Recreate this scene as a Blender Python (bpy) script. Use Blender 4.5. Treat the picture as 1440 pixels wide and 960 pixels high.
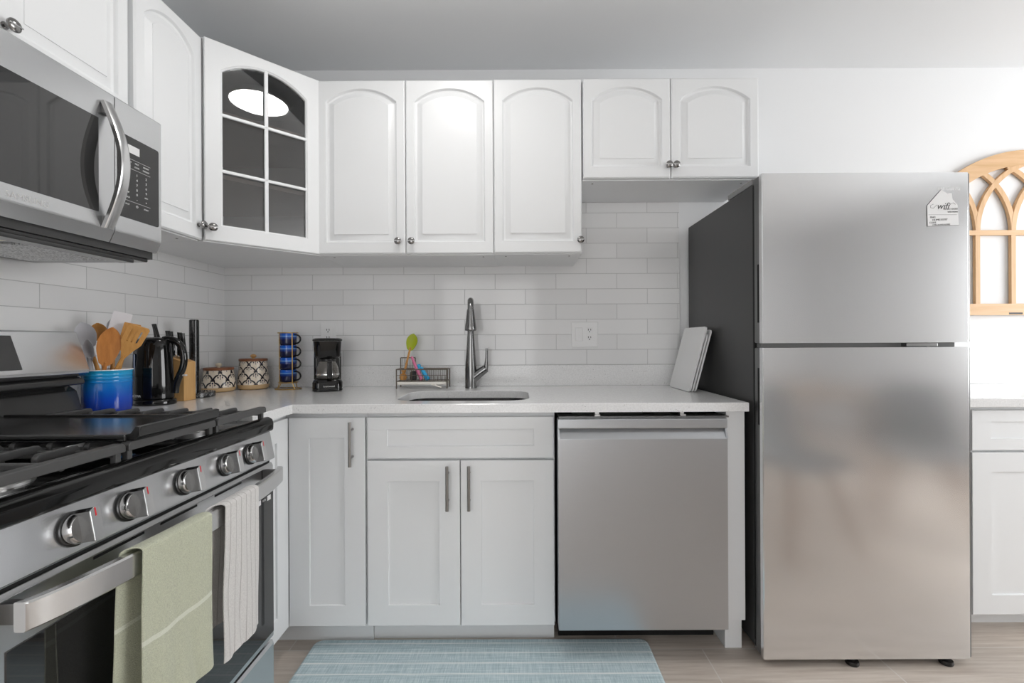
import bpy, bmesh, math, random
from mathutils import Vector, Matrix, geometry
from mathutils import noise as mnoise
random.seed(7)
for o in list(bpy.data.objects): bpy.data.objects.remove(o)
SC = bpy.context.scene
COL = SC.collection
PI = math.pi

# ------------------------------------------------------------------ camera
CAMH = 1.14
cd = bpy.data.cameras.new('camera'); cam = bpy.data.objects.new('camera', cd); COL.objects.link(cam)
cd.sensor_width = 36; cd.lens = 16.0; cd.clip_start = .02
cd.shift_x = -8/1440; cd.shift_y = -1/1440
cam.matrix_world = Matrix.Translation((0, 0, CAMH)) @ Matrix.Rotation(PI/2, 4, 'X') @ Matrix.Rotation(math.radians(-.27), 4, 'Z')
SC.camera = cam
# ------------------------------------------------------------------ world, lights, exposure
W = bpy.data.worlds.new('world'); SC.world = W; W.use_nodes = True
W.node_tree.nodes['Background'].inputs[0].default_value = (1, 1, 1, 1)
W.node_tree.nodes['Background'].inputs[1].default_value = 2.0
SC.view_settings.view_transform = 'Standard'; SC.view_settings.look = 'None'
SC.view_settings.exposure = 0.78; SC.view_settings.gamma = 1; SC.view_settings.use_curve_mapping = False
WIN_R = (-.6, 1.9, .75, 2.15)     # opening in the right wall: y0, y1, z0, z1
WIN_F = (-1.3, .35, .0, 2.2)       # opening in the wall behind the camera: x0, x1, z0, z1
XR, YF = 4.1, -3.0
def area(name, loc, rot, sx, sy, power, col=(1, 1, 1)):
    l = bpy.data.lights.new(name, 'AREA'); l.shape = 'RECTANGLE'; l.size = sx; l.size_y = sy; l.energy = power; l.color = col
    o = bpy.data.objects.new(name, l); COL.objects.link(o); o.location = loc; o.rotation_euler = rot
    return o
area('daylight_right', (XR+.12, (WIN_R[0]+WIN_R[1])/2, (WIN_R[2]+WIN_R[3])/2), (0, PI/2, 0), WIN_R[3]-WIN_R[2], WIN_R[1]-WIN_R[0], 33, (.975, .99, 1))
area('daylight_behind', ((WIN_F[0]+WIN_F[1])/2, YF-.12, (WIN_F[2]+WIN_F[3])/2), (PI/2, 0, PI), WIN_F[1]-WIN_F[0], WIN_F[3]-WIN_F[2], 190, (.975, .99, 1))
LAMP_W = 14.0    # emission of the flush ceiling lamps

# ------------------------------------------------------------------ materials
MATS = {}
def mat(name, col=(.8, .8, .8), rough=.5, metal=0, **kw):
    if name in MATS: return MATS[name]
    m = bpy.data.materials.new(name); m.use_nodes = True
    b = m.node_tree.nodes['Principled BSDF']
    b.inputs['Base Color'].default_value = (*col, 1); b.inputs['Roughness'].default_value = rough; b.inputs['Metallic'].default_value = metal
    for k, v in kw.items(): b.inputs[k.replace('_', ' ')].default_value = v
    MATS[name] = m
    return m
class N:
    def __init__(s, m): s.t = m.node_tree; s.b = s.t.nodes['Principled BSDF']
    def n(s, ty, **kw):
        x = s.t.nodes.new(ty)
        for k, v in kw.items():
            if hasattr(x, k): setattr(x, k, v)
            else: x.inputs[k].default_value = v
        return x
    def l(s, a, b): s.t.links.new(a, b)
    def co(s, scale=(1, 1, 1), loc=(0, 0, 0), rot=(0, 0, 0), out='Object'):
        c = s.n('ShaderNodeTexCoord'); mp = s.n('ShaderNodeMapping'); s.l(c.outputs[out], mp.inputs[0])
        mp.inputs['Scale'].default_value = scale; mp.inputs['Location'].default_value = loc; mp.inputs['Rotation'].default_value = rot
        return mp.outputs[0]
    def noise(s, vec, scale, detail=3, rough=.5):
        x = s.n('ShaderNodeTexNoise'); s.l(vec, x.inputs['Vector']); x.inputs['Scale'].default_value = scale
        x.inputs['Detail'].default_value = detail; x.inputs['Roughness'].default_value = rough
        return x.outputs['Fac']
    def ramp(s, fac, stops, interp='LINEAR'):
        r = s.n('ShaderNodeValToRGB'); r.color_ramp.interpolation = interp; s.l(fac, r.inputs[0])
        e = r.color_ramp.elements
        while len(e) < len(stops): e.new(.5)
        for i, (p, c) in enumerate(stops):
            e[i].position = p; e[i].color = (*c, 1) if len(c) == 3 else c
        return r.outputs[0]
    def bump(s, h, strength, dist=.001):
        x = s.n('ShaderNodeBump'); x.inputs['Strength'].default_value = strength; x.inputs['Distance'].default_value = dist
        s.l(h, x.inputs['Height']); s.l(x.outputs[0], s.b.inputs['Normal'])
    def mr(s, v, a, b, c, d):
        x = s.n('ShaderNodeMapRange'); s.l(v, x.inputs[0])
        for i, q in enumerate((a, b, c, d)): x.inputs[i+1].default_value = q
        return x.outputs[0]
g_ = lambda v: (v, v, v)

mat('white_paint', (.85, .86, .868), .32)
mat('white_paint_lower', (.83, .842, .852), .35)
mat('wall_paint', (.825, .832, .84), .75)
mat('ceiling_paint', (.79, .80, .81), .85)
mat('trim_paint', g_(.85), .4)
mat('knob_nickel', (.28, .275, .27), .22, 1)
mat('dark_pull', (.30, .29, .28), .28, 1)
mat('black_gloss', g_(.006), .06)
mat('black_plastic', g_(.01), .25)
mat('black_recess', g_(.004), .8)
mat('cast_iron', g_(.065), .42)
mat('griddle_iron', g_(.02), .16)
mat('dark_glass', g_(.022), .03, 0, Specular_IOR_Level=.9)
mat('panel_black', g_(.035), .12)
mat('print_white', g_(.75), .5)
mat('print_grey', g_(.35), .5)
mat('print_red', (.6, .02, .03), .5)
mat('chrome', g_(.75), .12, 1)
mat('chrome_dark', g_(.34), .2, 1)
mat('aluminium', g_(.7), .35, 1)
mat('white_plastic', g_(.86), .3)
mat('slot_dark', g_(.02), .6)
mat('black_metal_side', g_(.055), .38, .2)
mat('gasket_grey', g_(.22), .6)
mat('steel_dark_side', g_(.20), .32, .9)
mat('brass', (.55, .36, .13), .28, 1)
mat('mug_black', (.008, .008, .012), .12)
mat('clear_glass', (1, 1, 1), 0, 0, Transmission_Weight=1.0, IOR=1.45)
mat('smoked_glass', (.66, .65, .64), 0, 0, Transmission_Weight=1.0, IOR=1.45)
mat('shelf_grey', (.50, .42, .36), .6)
def pane(name, tint, ior):
    m = MATS[name]; t = m.node_tree; out = t.nodes['Material Output']
    a = t.nodes.new('ShaderNodeBsdfTransparent'); a.inputs[0].default_value = (*g_(tint), 1); b = t.nodes.new('ShaderNodeBsdfGlossy'); b.inputs['Roughness'].default_value = .01
    f = t.nodes.new('ShaderNodeFresnel'); f.inputs[0].default_value = ior; mx = t.nodes.new('ShaderNodeMixShader')
    t.links.new(f.outputs[0], mx.inputs[0]); t.links.new(a.outputs[0], mx.inputs[1]); t.links.new(b.outputs[0], mx.inputs[2]); t.links.new(mx.outputs[0], out.inputs['Surface'])
pane('smoked_glass', .85, 2.0)
mat('tint_glass', (.75, .72, .68), 0.02, 0, Transmission_Weight=.9, IOR=1.45)
mat('blue_window', (.05, .10, .22), .15)
mat('silicone_grey', (.52, .52, .55), .45)
mat('silicone_pale', (.68, .66, .68), .4)
mat('green_silicone', (.38, .45, .005), .4)
mat('pink_plastic', (.75, .20, .36), .35)
mat('blue_plastic', (.02, .42, .78), .35)
mat('cream_knob', (.82, .74, .58), .5)
mat('board_white', g_(.76), .4)
mat('wire_bronze', (.20, .17, .14), .35, .8)
mat('tray_white', (.85, .82, .76), .3)
mat('warm_lens', (.9, .85, .7), .4)
mat('shell_grey', g_(.24), .6)
mat('paper', g_(.82), .6)
mat('ink', g_(.05), .6)
mat('sink_steel', g_(.20), .22, 1)
mat('faucet_steel', g_(.26), .2, 1)
m = mat('lamp_emit', (1, 1, 1), .4); m.node_tree.nodes['Principled BSDF'].inputs['Emission Color'].default_value = (1, .985, .96, 1)
m.node_tree.nodes['Principled BSDF'].inputs['Emission Strength'].default_value = LAMP_W

def steel(name, base, rough, axis, bump=.05, cool=.3):
    m = mat(name, g_(base), rough, 1); n = N(m)
    sc = {'x': (12, 900, 900), 'y': (900, 12, 900), 'z': (900, 900, 12)}[axis]
    v = n.co(sc); f = n.noise(v, 1, 3, .6)
    n.l(n.ramp(f, [(.3, (base*(.975-.04*cool), base*(.975-.01*cool), base*(.975+.03*cool))), (.7, (base*(1-.04*cool), base*(1-.01*cool), base*(1+.03*cool)))]), n.b.inputs['Base Color'])
    return m
steel('fridge_steel', .82, .18, 'x', .008)
steel('dishwasher_steel', .55, .28, 'x', .008, 1.2)
steel('range_steel', .66, .27, 'y', .008)
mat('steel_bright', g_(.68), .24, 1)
steel('steel_trim', .62, .25, 'x')

def wood(name, c1, c2, axis='z', sc=1, rough=.5):
    m = mat(name, c1, rough); n = N(m)
    s = {'x': (1.5, 22, 22), 'y': (22, 1.5, 22), 'z': (22, 22, 1.5)}[axis]
    v = n.co(tuple(q*sc for q in s)); f = n.noise(v, 2.2, 4, .6)
    n.l(n.ramp(f, [(.3, c1), (.7, c2)]), n.b.inputs['Base Color'])
    return m
wood('wood_pine', (.74, .49, .28), (.61, .37, .18), 'z')
wood('wood_pine_x', (.74, .49, .28), (.61, .37, .18), 'x')
wood('wood_spoon', (.56, .22, .05), (.42, .15, .03), 'z', 2)
wood('wood_spatula', (.66, .34, .10), (.54, .25, .06), 'z', 2)
wood('wood_block', (.70, .42, .17), (.60, .34, .13), 'z', 2)
wood('wood_lid', (.28, .10, .04), (.17, .055, .02), 'x', 1)
wood('wood_leg', (.30, .17, .09), (.22, .12, .06), 'z')
wood('wood_table', (.34, .24, .16), (.26, .18, .12), 'x')

m = mat('quartz', g_(.82), .12); n = N(m)
v = n.co(); vo = n.n('ShaderNodeTexVoronoi'); n.l(v, vo.inputs['Vector']); vo.inputs['Scale'].default_value = 130
spk = n.ramp(vo.outputs['Distance'], [(.10, g_(1)), (.22, g_(0))])
sel = n.ramp(n.noise(v, 55, 2), [(.56, g_(0)), (.62, g_(1))])
mx = n.n('ShaderNodeMath', operation='MULTIPLY'); n.l(spk, mx.inputs[0]); n.l(sel, mx.inputs[1])
mc = n.n('ShaderNodeMix', data_type='RGBA'); n.l(mx.outputs[0], mc.inputs['Factor'])
n.l(n.ramp(n.noise(v, 160, 2), [(.4, g_(.79)), (.6, g_(.85))]), mc.inputs[6]); mc.inputs[7].default_value = (.30, .29, .28, 1)
n.l(mc.outputs[2], n.b.inputs['Base Color'])

def tile(name, axis, off_along, z0=1.018):
    m = mat(name, g_(.82), .10); n = N(m)
    c = n.n('ShaderNodeTexCoord'); sp = n.n('ShaderNodeSeparateXYZ'); n.l(c.outputs['Object'], sp.inputs[0])
    cb = n.n('ShaderNodeCombineXYZ')
    a = n.n('ShaderNodeMath', operation='SUBTRACT'); n.l(sp.outputs[axis], a.inputs[0]); a.inputs[1].default_value = off_along
    b = n.n('ShaderNodeMath', operation='SUBTRACT'); n.l(sp.outputs['Z'], b.inputs[0]); b.inputs[1].default_value = z0
    n.l(a.outputs[0], cb.inputs[0]); n.l(b.outputs[0], cb.inputs[1])
    br = n.n('ShaderNodeTexBrick'); n.l(cb.outputs[0], br.inputs['Vector'])
    br.offset = .5; br.offset_frequency = 2; br.squash = 1
    for k, q in (('Scale', 1), ('Mortar Size', .0012), ('Mortar Smooth', .15), ('Bias', 0), ('Brick Width', .307), ('Row Height', .0765)): br.inputs[k].default_value = q
    br.inputs['Color1'].default_value = (*g_(.81), 1); br.inputs['Color2'].default_value = (*g_(.86), 1); br.inputs['Mortar'].default_value = (*g_(.52), 1)
    n.l(br.outputs['Color'], n.b.inputs['Base Color'])
    inv = n.n('ShaderNodeMath', operation='SUBTRACT'); inv.inputs[0].default_value = 1; n.l(br.outputs['Fac'], inv.inputs[1])
    n.l(n.mr(br.outputs['Fac'], 0, 1, .10, .7), n.b.inputs['Roughness'])
    n.bump(inv.outputs[0], .5, .002)
tile('tile_back', 'X', -.1125); tile('tile_left', 'Y', 1.56-.1535)

m = mat('floor_tile', (.45, .38, .32), .35); n = N(m)
v = n.co(loc=(-.98+.305, -1.68+.61, 0))
br = n.n('ShaderNodeTexBrick'); n.l(v, br.inputs['Vector']); br.offset = .5; br.offset_frequency = 2
for k, q in (('Scale', 1), ('Mortar Size', .0022), ('Mortar Smooth', .1), ('Bias', 0), ('Brick Width', .61), ('Row Height', .305)): br.inputs[k].default_value = q
br.inputs['Color1'].default_value = (.86, .86, .86, 1); br.inputs['Color2'].default_value = (1.0, 1.0, 1.0, 1); br.inputs['Mortar'].default_value = (1, 1, 1, 1)
f = n.noise(n.co((2.2, 42, 1)), 1.6, 6, .65)
base = n.ramp(f, [(.25, (.48, .40, .34)), (.5, (.64, .56, .49)), (.75, (.76, .69, .62))])
f2 = n.noise(n.co((.8, 5, 1)), 1.5, 3)
mm = n.n('ShaderNodeMix', data_type='RGBA', blend_type='MULTIPLY'); mm.inputs['Factor'].default_value = 1; n.l(base, mm.inputs[6]); n.l(br.outputs['Color'], mm.inputs[7])
m3 = n.n('ShaderNodeMix', data_type='RGBA', blend_type='MULTIPLY'); m3.inputs['Factor'].default_value = .5; n.l(mm.outputs[2], m3.inputs[6]); n.l(n.ramp(f2, [(.3, g_(.8)), (.7, g_(1))]), m3.inputs[7])
m2 = n.n('ShaderNodeMix', data_type='RGBA'); n.l(br.outputs['Fac'], m2.inputs['Factor']); n.l(m3.outputs[2], m2.inputs[6]); m2.inputs[7].default_value = (.62, .58, .54, 1)
n.l(m2.outputs[2], n.b.inputs['Base Color']); n.bump(f, .12, .001)

m = mat('mat_fabric', (.45, .6, .62), .8); n = N(m)      # kitchen mat: teal weave with thin white stripes along its length
c = n.n('ShaderNodeTexCoord'); sp = n.n('ShaderNodeSeparateXYZ'); n.l(c.outputs['Object'], sp.inputs[0])
fx = n.noise(n.co((6, 260, 1)), 1, 3, .7); fy = n.noise(n.co((300, 14, 1)), 1, 3, .7)
ad = n.n('ShaderNodeMath', operation='ADD'); n.l(fx, ad.inputs[0]); n.l(fy, ad.inputs[1])
hf = n.n('ShaderNodeMath', operation='MULTIPLY'); n.l(ad.outputs[0], hf.inputs[0]); hf.inputs[1].default_value = .5
basec = n.ramp(hf.outputs[0], [(.36, (.34, .46, .50)), (.5, (.50, .62, .66)), (.64, (.72, .80, .82))])
mp = n.n('ShaderNodeMath', operation='MULTIPLY'); n.l(sp.outputs['Y'], mp.inputs[0]); mp.inputs[1].default_value = 1/.052
fr = n.n('ShaderNodeMath', operation='FRACT'); n.l(mp.outputs[0], fr.inputs[0])
st = n.ramp(fr.outputs[0], [(0, g_(0)), (.42, g_(0)), (.47, g_(1)), (.53, g_(1)), (.58, g_(0))])
sm = n.n('ShaderNodeMath', operation='MULTIPLY'); n.l(st, sm.inputs[0]); n.l(n.mr(fx, .3, .6, .4, .95), sm.inputs[1])
mc = n.n('ShaderNodeMix', data_type='RGBA'); n.l(sm.outputs[0], mc.inputs['Factor']); n.l(basec, mc.inputs[6]); mc.inputs[7].default_value = (.86, .88, .88, 1)
n.l(mc.outputs[2], n.b.inputs['Base Color']); n.bump(hf.outputs[0], .4, .002)

def cloth(name, basec, stripes):
    m = mat(name, basec, .95, 0, Sheen_Weight=.3); n = N(m)
    c = n.n('ShaderNodeTexCoord'); sp = n.n('ShaderNodeSeparateXYZ'); n.l(c.outputs['UV'], sp.inputs[0])
    f = n.noise(n.co((1, 1, 1)), 420, 3, .7)
    b = n.ramp(f, [(.3, tuple(q*.80 for q in basec)), (.7, tuple(min(1, q*1.12) for q in basec))])
    r = n.ramp(sp.outputs['Y' if stripes[0] == 'v' else 'X'], stripes[1], 'CONSTANT')
    mc = n.n('ShaderNodeMix', data_type='RGBA'); n.l(r, mc.inputs['Factor']); n.l(b, mc.inputs[6]); mc.inputs[7].default_value = (*stripes[2], 1)
    n.l(mc.outputs[2], n.b.inputs['Base Color']); n.bump(f, .9, .003)
cloth('towel_green', (.59, .61, .46), ('v', [(0, g_(0)), (.278, g_(.9)), (.287, g_(0)), (.786, g_(.9)), (.797, g_(0))], (.78, .80, .68)))
st = [(0, g_(0))]
for i in range(6): st += [(.12+i*.15, g_(.75)), (.135+i*.15, g_(0))]
cloth('towel_white', (.80, .78, .76), ('u', st, (.40, .37, .35)))

def vgrad(name, stops, rough=.08):       # glaze whose colour runs with height on the pot (UV v)
    m = mat(name, (.1, .3, .7), rough); n = N(m)
    c = n.n('ShaderNodeTexCoord'); sp = n.n('ShaderNodeSeparateXYZ'); n.l(c.outputs['UV'], sp.inputs[0])
    n.l(n.ramp(sp.outputs['Y'], stops), n.b.inputs['Base Color'])
vgrad('glaze_crock', [(0, (.012, .02, .20)), (.35, (.01, .07, .48)), (.7, (.01, .19, .58)), (1, (.02, .36, .62))])
vgrad('glaze_mug', [(0, (.004, .005, .02)), (.34, (.006, .010, .06)), (.41, (.01, .06, .35)), (.43, (.18, .40, .75)), (.46, (.01, .12, .62)), (.58, (.01, .09, .5)), (.62, (.005, .01, .08)), (1, (.01, .02, .1))])
m = mat('canister_paint', (.8, .7, .6), .25); n = N(m)
a = n.n('ShaderNodeAttribute', attribute_name='Col'); n.l(a.outputs['Color'], n.b.inputs['Base Color'])
m = mat('marble_black', g_(.02), .12); n = N(m)
f = n.noise(n.co(), 22, 8, .75); n.l(n.ramp(f, [(.50, g_(.012)), (.60, g_(.03)), (.68, g_(.30))]), n.b.inputs['Base Color'])
m = mat('filter_mesh', g_(.45), .4, .9); n = N(m)
ck = n.n('ShaderNodeTexVoronoi'); n.l(n.co(), ck.inputs['Vector']); ck.inputs['Scale'].default_value = 190
n.l(n.ramp(ck.outputs['Distance'], [(.25, g_(.12)), (.5, g_(.65))]), n.b.inputs['Base Color'])

# ------------------------------------------------------------------ geometry helpers
class G:
    def __init__(s): s.bm = bmesh.new(); s.uv = s.bm.loops.layers.uv.new('UVMap')
    def add(s, verts, faces, m=0, uvs=None):
        vs = [s.bm.verts.new(v) for v in verts]; out = []
        for i, f in enumerate(faces):
            if len(set(f)) < 3: continue
            try: F = s.bm.faces.new([vs[k] for k in f])
            except ValueError: continue
            F.material_index = m; out.append(F)
            if uvs:
                for lp, k in zip(F.loops, f): lp[s.uv].uv = uvs[k]
        return out
    def merge(s, bm2, m=0):
        me = bpy.data.meshes.new('tmp'); 
        for f in bm2.faces: f.material_index = m
        bm2.to_mesh(me); bm2.free(); s.bm.from_mesh(me); bpy.data.meshes.remove(me)
    def box(s, x0, x1, y0, y1, z0, z1, bev=0, m=0, seg=2, M=None):
        b = bmesh.new(); bmesh.ops.create_cube(b, size=1)
        bmesh.ops.scale(b, vec=(abs(x1-x0), abs(y1-y0), abs(z1-z0)), verts=b.verts)
        bmesh.ops.translate(b, vec=((x0+x1)/2, (y0+y1)/2, (z0+z1)/2), verts=b.verts)
        if bev: bmesh.ops.bevel(b, geom=b.edges[:], offset=bev, segments=seg, affect='EDGES', profile=.5)
        if M: bmesh.ops.transform(b, matrix=M, verts=b.verts)
        s.merge(b, m); return s
    def prism(s, poly, axis, a0, a1, bev=0, m=0, seg=2, M=None):
        """poly: 2-d points; axis 'y': (x,z), 'x': (y,z), 'z': (x,y)"""
        b = bmesh.new()
        P = {'y': lambda p, a: (p[0], a, p[1]), 'x': lambda p, a: (a, p[0], p[1]), 'z': lambda p, a: (p[0], p[1], a)}[axis]
        A = [b.verts.new(P(p, a0)) for p in poly]; B = [b.verts.new(P(p, a1)) for p in poly]
        b.faces.new(A); b.faces.new(B[::-1]); k = len(poly)
        for i in range(k): b.faces.new((A[i], B[i], B[(i+1) % k], A[(i+1) % k]))
        bmesh.ops.recalc_face_normals(b, faces=b.faces)
        if bev: bmesh.ops.bevel(b, geom=b.edges[:], offset=bev, segments=seg, affect='EDGES', profile=.5)
        if M: bmesh.ops.transform(b, matrix=M, verts=b.verts)
        s.merge(b, m); return s
    def tube(s, pts, r, seg=12, m=0, cap=True, flat=None, closed=False):
        pts = [Vector(p) for p in pts]; n = len(pts)
        rr = r if isinstance(r, (list, tuple)) else [r]*n
        verts = []; up = Vector((0, 0, 1)); prev = None
        for i, p in enumerate(pts):
            if closed: d = pts[(i+1) % n]-pts[i-1]
            else: d = pts[min(i+1, n-1)]-pts[max(i-1, 0)]
            d.normalize()
            if prev is None:
                a = d.cross(up); 
                if a.length < .05: a = d.cross(Vector((0, 1, 0)))
            else: a = prev - d*prev.dot(d)
            a.normalize(); prev = a; b = d.cross(a)
            for k in range(seg):
                t = 2*PI*k/seg
                fl = flat if flat else 1
                verts.append(p + a*math.cos(t)*rr[i] + b*math.sin(t)*rr[i]*fl)
        faces = []
        for i in range(n if closed else n-1):
            j = (i+1) % n
            for k in range(seg): faces.append((i*seg+k, i*seg+(k+1) % seg, j*seg+(k+1) % seg, j*seg+k))
        if cap and not closed: faces += [tuple(range(seg))[::-1], tuple((n-1)*seg+k for k in range(seg))]
        s.add(verts, faces, m); return s
    def lathe(s, prof, c=(0, 0, 0), seg=40, m=0, M=None, sx=1, sy=1):
        """prof: (r, z) pairs; uv v = arc position"""
        L = [0]
        for a, b in zip(prof, prof[1:]): L.append(L[-1]+math.dist(a, b))
        verts = []; uvs = []
        for (r, z), l in zip(prof, L):
            for k in range(seg+1):
                t = 2*PI*k/seg; v = Vector((c[0]+sx*r*math.cos(t), c[1]+sy*r*math.sin(t), c[2]+z))
                verts.append(M @ v if M else v); uvs.append((k/seg, l/L[-1]))
        q = seg+1; faces = [(i*q+k, i*q+k+1, (i+1)*q+k+1, (i+1)*q+k) for i in range(len(prof)-1) for k in range(seg)]
        s.add(verts, faces, m, uvs); return s
    def sphere(s, c, r, sc=(1, 1, 1), m=0, seg=20, M=None):
        b = bmesh.new(); bmesh.ops.create_uvsphere(b, u_segments=seg, v_segments=seg//2+2, radius=r)
        bmesh.ops.scale(b, vec=sc, verts=b.verts)
        if M: bmesh.ops.transform(b, matrix=M, verts=b.verts)
        bmesh.ops.translate(b, vec=c, verts=b.verts); s.merge(b, m); return s
    def loft(s, loops, m=0, cap0=True, cap1=True, closed=True):
        k = len(loops[0]); verts = [v for L in loops for v in L]; faces = []
        for i in range(len(loops)-1):
            for j in range(k if closed else k-1): faces.append((i*k+j, i*k+(j+1) % k, (i+1)*k+(j+1) % k, (i+1)*k+j))
        if cap0: faces.append(tuple(range(k))[::-1])
        if cap1: faces.append(tuple((len(loops)-1)*k+j for j in range(k)))
        s.add(verts, faces, m); return s
    def ring(s, outer, inner, m=0, flip=False):
        """flat face between an outer and an inner 3-d loop"""
        tr = geometry.tessellate_polygon([[Vector(v) for v in outer], [Vector(v) for v in inner]])
        s.add(list(outer)+list(inner), [t[::-1] if flip else t for t in tr], m); return s
    def text(s, txt, size, M, m=0, depth=.0003, align='CENTER', shear=0):
        cu = bpy.data.curves.new('t', 'FONT'); cu.body = txt; cu.size = size; cu.align_x = align; cu.align_y = 'CENTER'; cu.extrude = depth; cu.shear = shear
        cu.resolution_u = 3
        o = bpy.data.objects.new('t', cu); COL.objects.link(o)
        dg = bpy.context.evaluated_depsgraph_get(); me = bpy.data.meshes.new_from_object(o.evaluated_get(dg))
        me.transform(M); k = len(s.bm.faces); s.bm.from_mesh(me); s.bm.faces.ensure_lookup_table()
        for f in s.bm.faces[k:]: f.material_index = m
        bpy.data.objects.remove(o); bpy.data.curves.remove(cu); bpy.data.meshes.remove(me); return s
    def xf(s, M): bmesh.ops.transform(s.bm, matrix=M, verts=s.bm.verts); return s

ROOT = {}
def props(o, label=None, cat=None, group=None, kind=None):
    for k, v in (('label', label), ('category', cat), ('group', group), ('kind', kind)):
        if v: o[k] = v
    return o
def thing(name, label, cat, loc=(0, 0, 0), group=None, rz=0):
    o = bpy.data.objects.new(name, None); COL.objects.link(o); o.empty_display_size = .05
    M = Matrix.Translation(loc) @ Matrix.Rotation(rz, 4, 'Z'); o.location = loc; o.rotation_euler = (0, 0, rz)
    ROOT[o.name] = M; return props(o, label, cat, group)
def part(name, g, mats, parent=None, label=None, weld=True, smooth=40, recalc=True, local=False):
    """geometry in world coordinates (or, local=True, in the frame of the thing)"""
    if weld: bmesh.ops.remove_doubles(g.bm, verts=g.bm.verts, dist=1e-6)
    if recalc: bmesh.ops.recalc_face_normals(g.bm, faces=g.bm.faces)
    me = bpy.data.meshes.new(name); g.bm.to_mesh(me); g.bm.free()
    for q in (mats if isinstance(mats, (list, tuple)) else [mats]): me.materials.append(MATS[q])
    for p in me.polygons: p.use_smooth = True
    me.set_sharp_from_angle(angle=math.radians(smooth))
    o = bpy.data.objects.new(name, me); COL.objects.link(o)
    wn = o.modifiers.new('weighted normals', 'WEIGHTED_NORMAL'); wn.keep_sharp = True; wn.weight = 100; wn.mode = 'FACE_AREA'
    if parent:
        M = ROOT[parent.name]; ROOT[o.name] = M; o.parent = parent
        if not local: me.transform(M.inverted())
    if label: o['label'] = label
    return o
def single(name, g, mats, label, cat, group=None, **kw):
    o = part(name, g, mats, **kw); v = [q.co for q in o.data.vertices]
    c = Vector(((min(q.x for q in v)+max(q.x for q in v))/2, (min(q.y for q in v)+max(q.y for q in v))/2, min(q.z for q in v)))
    o.data.transform(Matrix.Translation(-c)); o.location = c
    return props(o, label, cat, group)
def struct(name, g, mats, **kw):
    o = part(name, g, mats, **kw); o['kind'] = 'structure'; return o
def inset(poly, d):
    n = len(poly); out = []
    for i in range(n):
        a, b, c = Vector(poly[i-1]), Vector(poly[i]), Vector(poly[(i+1) % n])
        e1 = (b-a).normalized(); e2 = (c-b).normalized()
        n1 = Vector((-e1.y, e1.x)); n2 = Vector((-e2.y, e2.x)); q = n1+n2; q.normalize()
        out.append(tuple(b + q*(d/max(.3, q.dot(n1)))))
    return out
def rrect(x0, x1, y0, y1, r, k=6):
    out = []
    for cx, cy, a in ((x1-r, y0+r, -PI/2), (x1-r, y1-r, 0), (x0+r, y1-r, PI/2), (x0+r, y0+r, PI)):
        for i in range(k+1): out.append((cx+r*math.cos(a+PI/2*i/k), cy+r*math.sin(a+PI/2*i/k)))
    return out

# ------------------------------------------------------------------ room shell
XL, YB, ZC = -1.485, 2.304, 2.512
g = G(); g.box(XL-.1, XR+.1, YF-.1, YB+.1, -.1, 0); struct('floor', g, 'floor_tile')
g = G(); g.box(XL-.1, XR+.1, YF-.1, YB+.1, ZC, ZC+.1); struct('ceiling', g, 'ceiling_paint')
g = G(); g.box(XL-.1, XL, YF, YB, 0, ZC); struct('wall_left', g, 'wall_paint')
g = G(); g.box(XL-.1, XR+.1, YB, YB+.1, 0, ZC); struct('wall_back', g, 'wall_paint')
g = G(); a, b, c, d = WIN_R
g.box(XR, XR+.1, YF, a, 0, ZC).box(XR, XR+.1, b, YB, 0, ZC).box(XR, XR+.1, a, b, 0, c).box(XR, XR+.1, a, b, d, ZC); struct('wall_right', g, 'wall_paint')
g = G(); a2, b2, c2, d2 = WIN_F
g.box(XL-.1, a2, YF-.1, YF, 0, ZC).box(b2, XR+.1, YF-.1, YF, 0, ZC).box(a2, b2, YF-.1, YF, d2, ZC); struct('wall_front', g, 'wall_paint')
g = G()
for z in (c, d): g.box(XR+.02, XR+.07, a, b, z-.025, z+.025)
for y in (a, (a+b)/2, b): g.box(XR+.02, XR+.07, y-.025, y+.025, c, d)
struct('window_1', g, 'trim_paint')
g = G()
for z in (.03, d2-.03): g.box(a2, b2, YF-.07, YF-.02, z-.03, z+.03)
for x in (a2+.03, (a2+b2)/2, b2-.03): g.box(x-.04, x+.04, YF-.07, YF-.02, 0, d2)
struct('door_1', g, 'trim_paint')
# tiled strips of wall
g = G(); g.box(XL, .817, YB-.008, YB, .9, 1.835); struct('trim_1', g, 'tile_back')
g = G(); g.box(XL, XL+.008, -.4, YB-.008, .9, 1.8); struct('trim_2', g, 'tile_left')

# ------------------------------------------------------------------ ceiling lamps
def lamp(x, y, label):
    t = thing('ceiling_light', label, 'ceiling light', (x, y, ZC))
    g = G(); g.lathe([(.0, 0), (.156, 0), (.160, -.01), (.156, -.024), (.146, -.026), (.146, -.020)], (x, y, ZC), 48); part('trim_ring', g, 'white_plastic', t)
    g = G(); g.lathe([(.146, -.021), (.12, -.027), (.06, -.030), (.0001, -.031)], (x, y, ZC), 48); part('diffuser', g, 'lamp_emit', t)
lamp(-.28, 1.376, 'round flush ceiling light above the sink cabinets, mirrored in the glass cabinet door')
lamp(-.6, -2.2, 'added round ceiling fill light, out of view behind the camera')  # unseen lamp, added to fill the room with light

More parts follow.
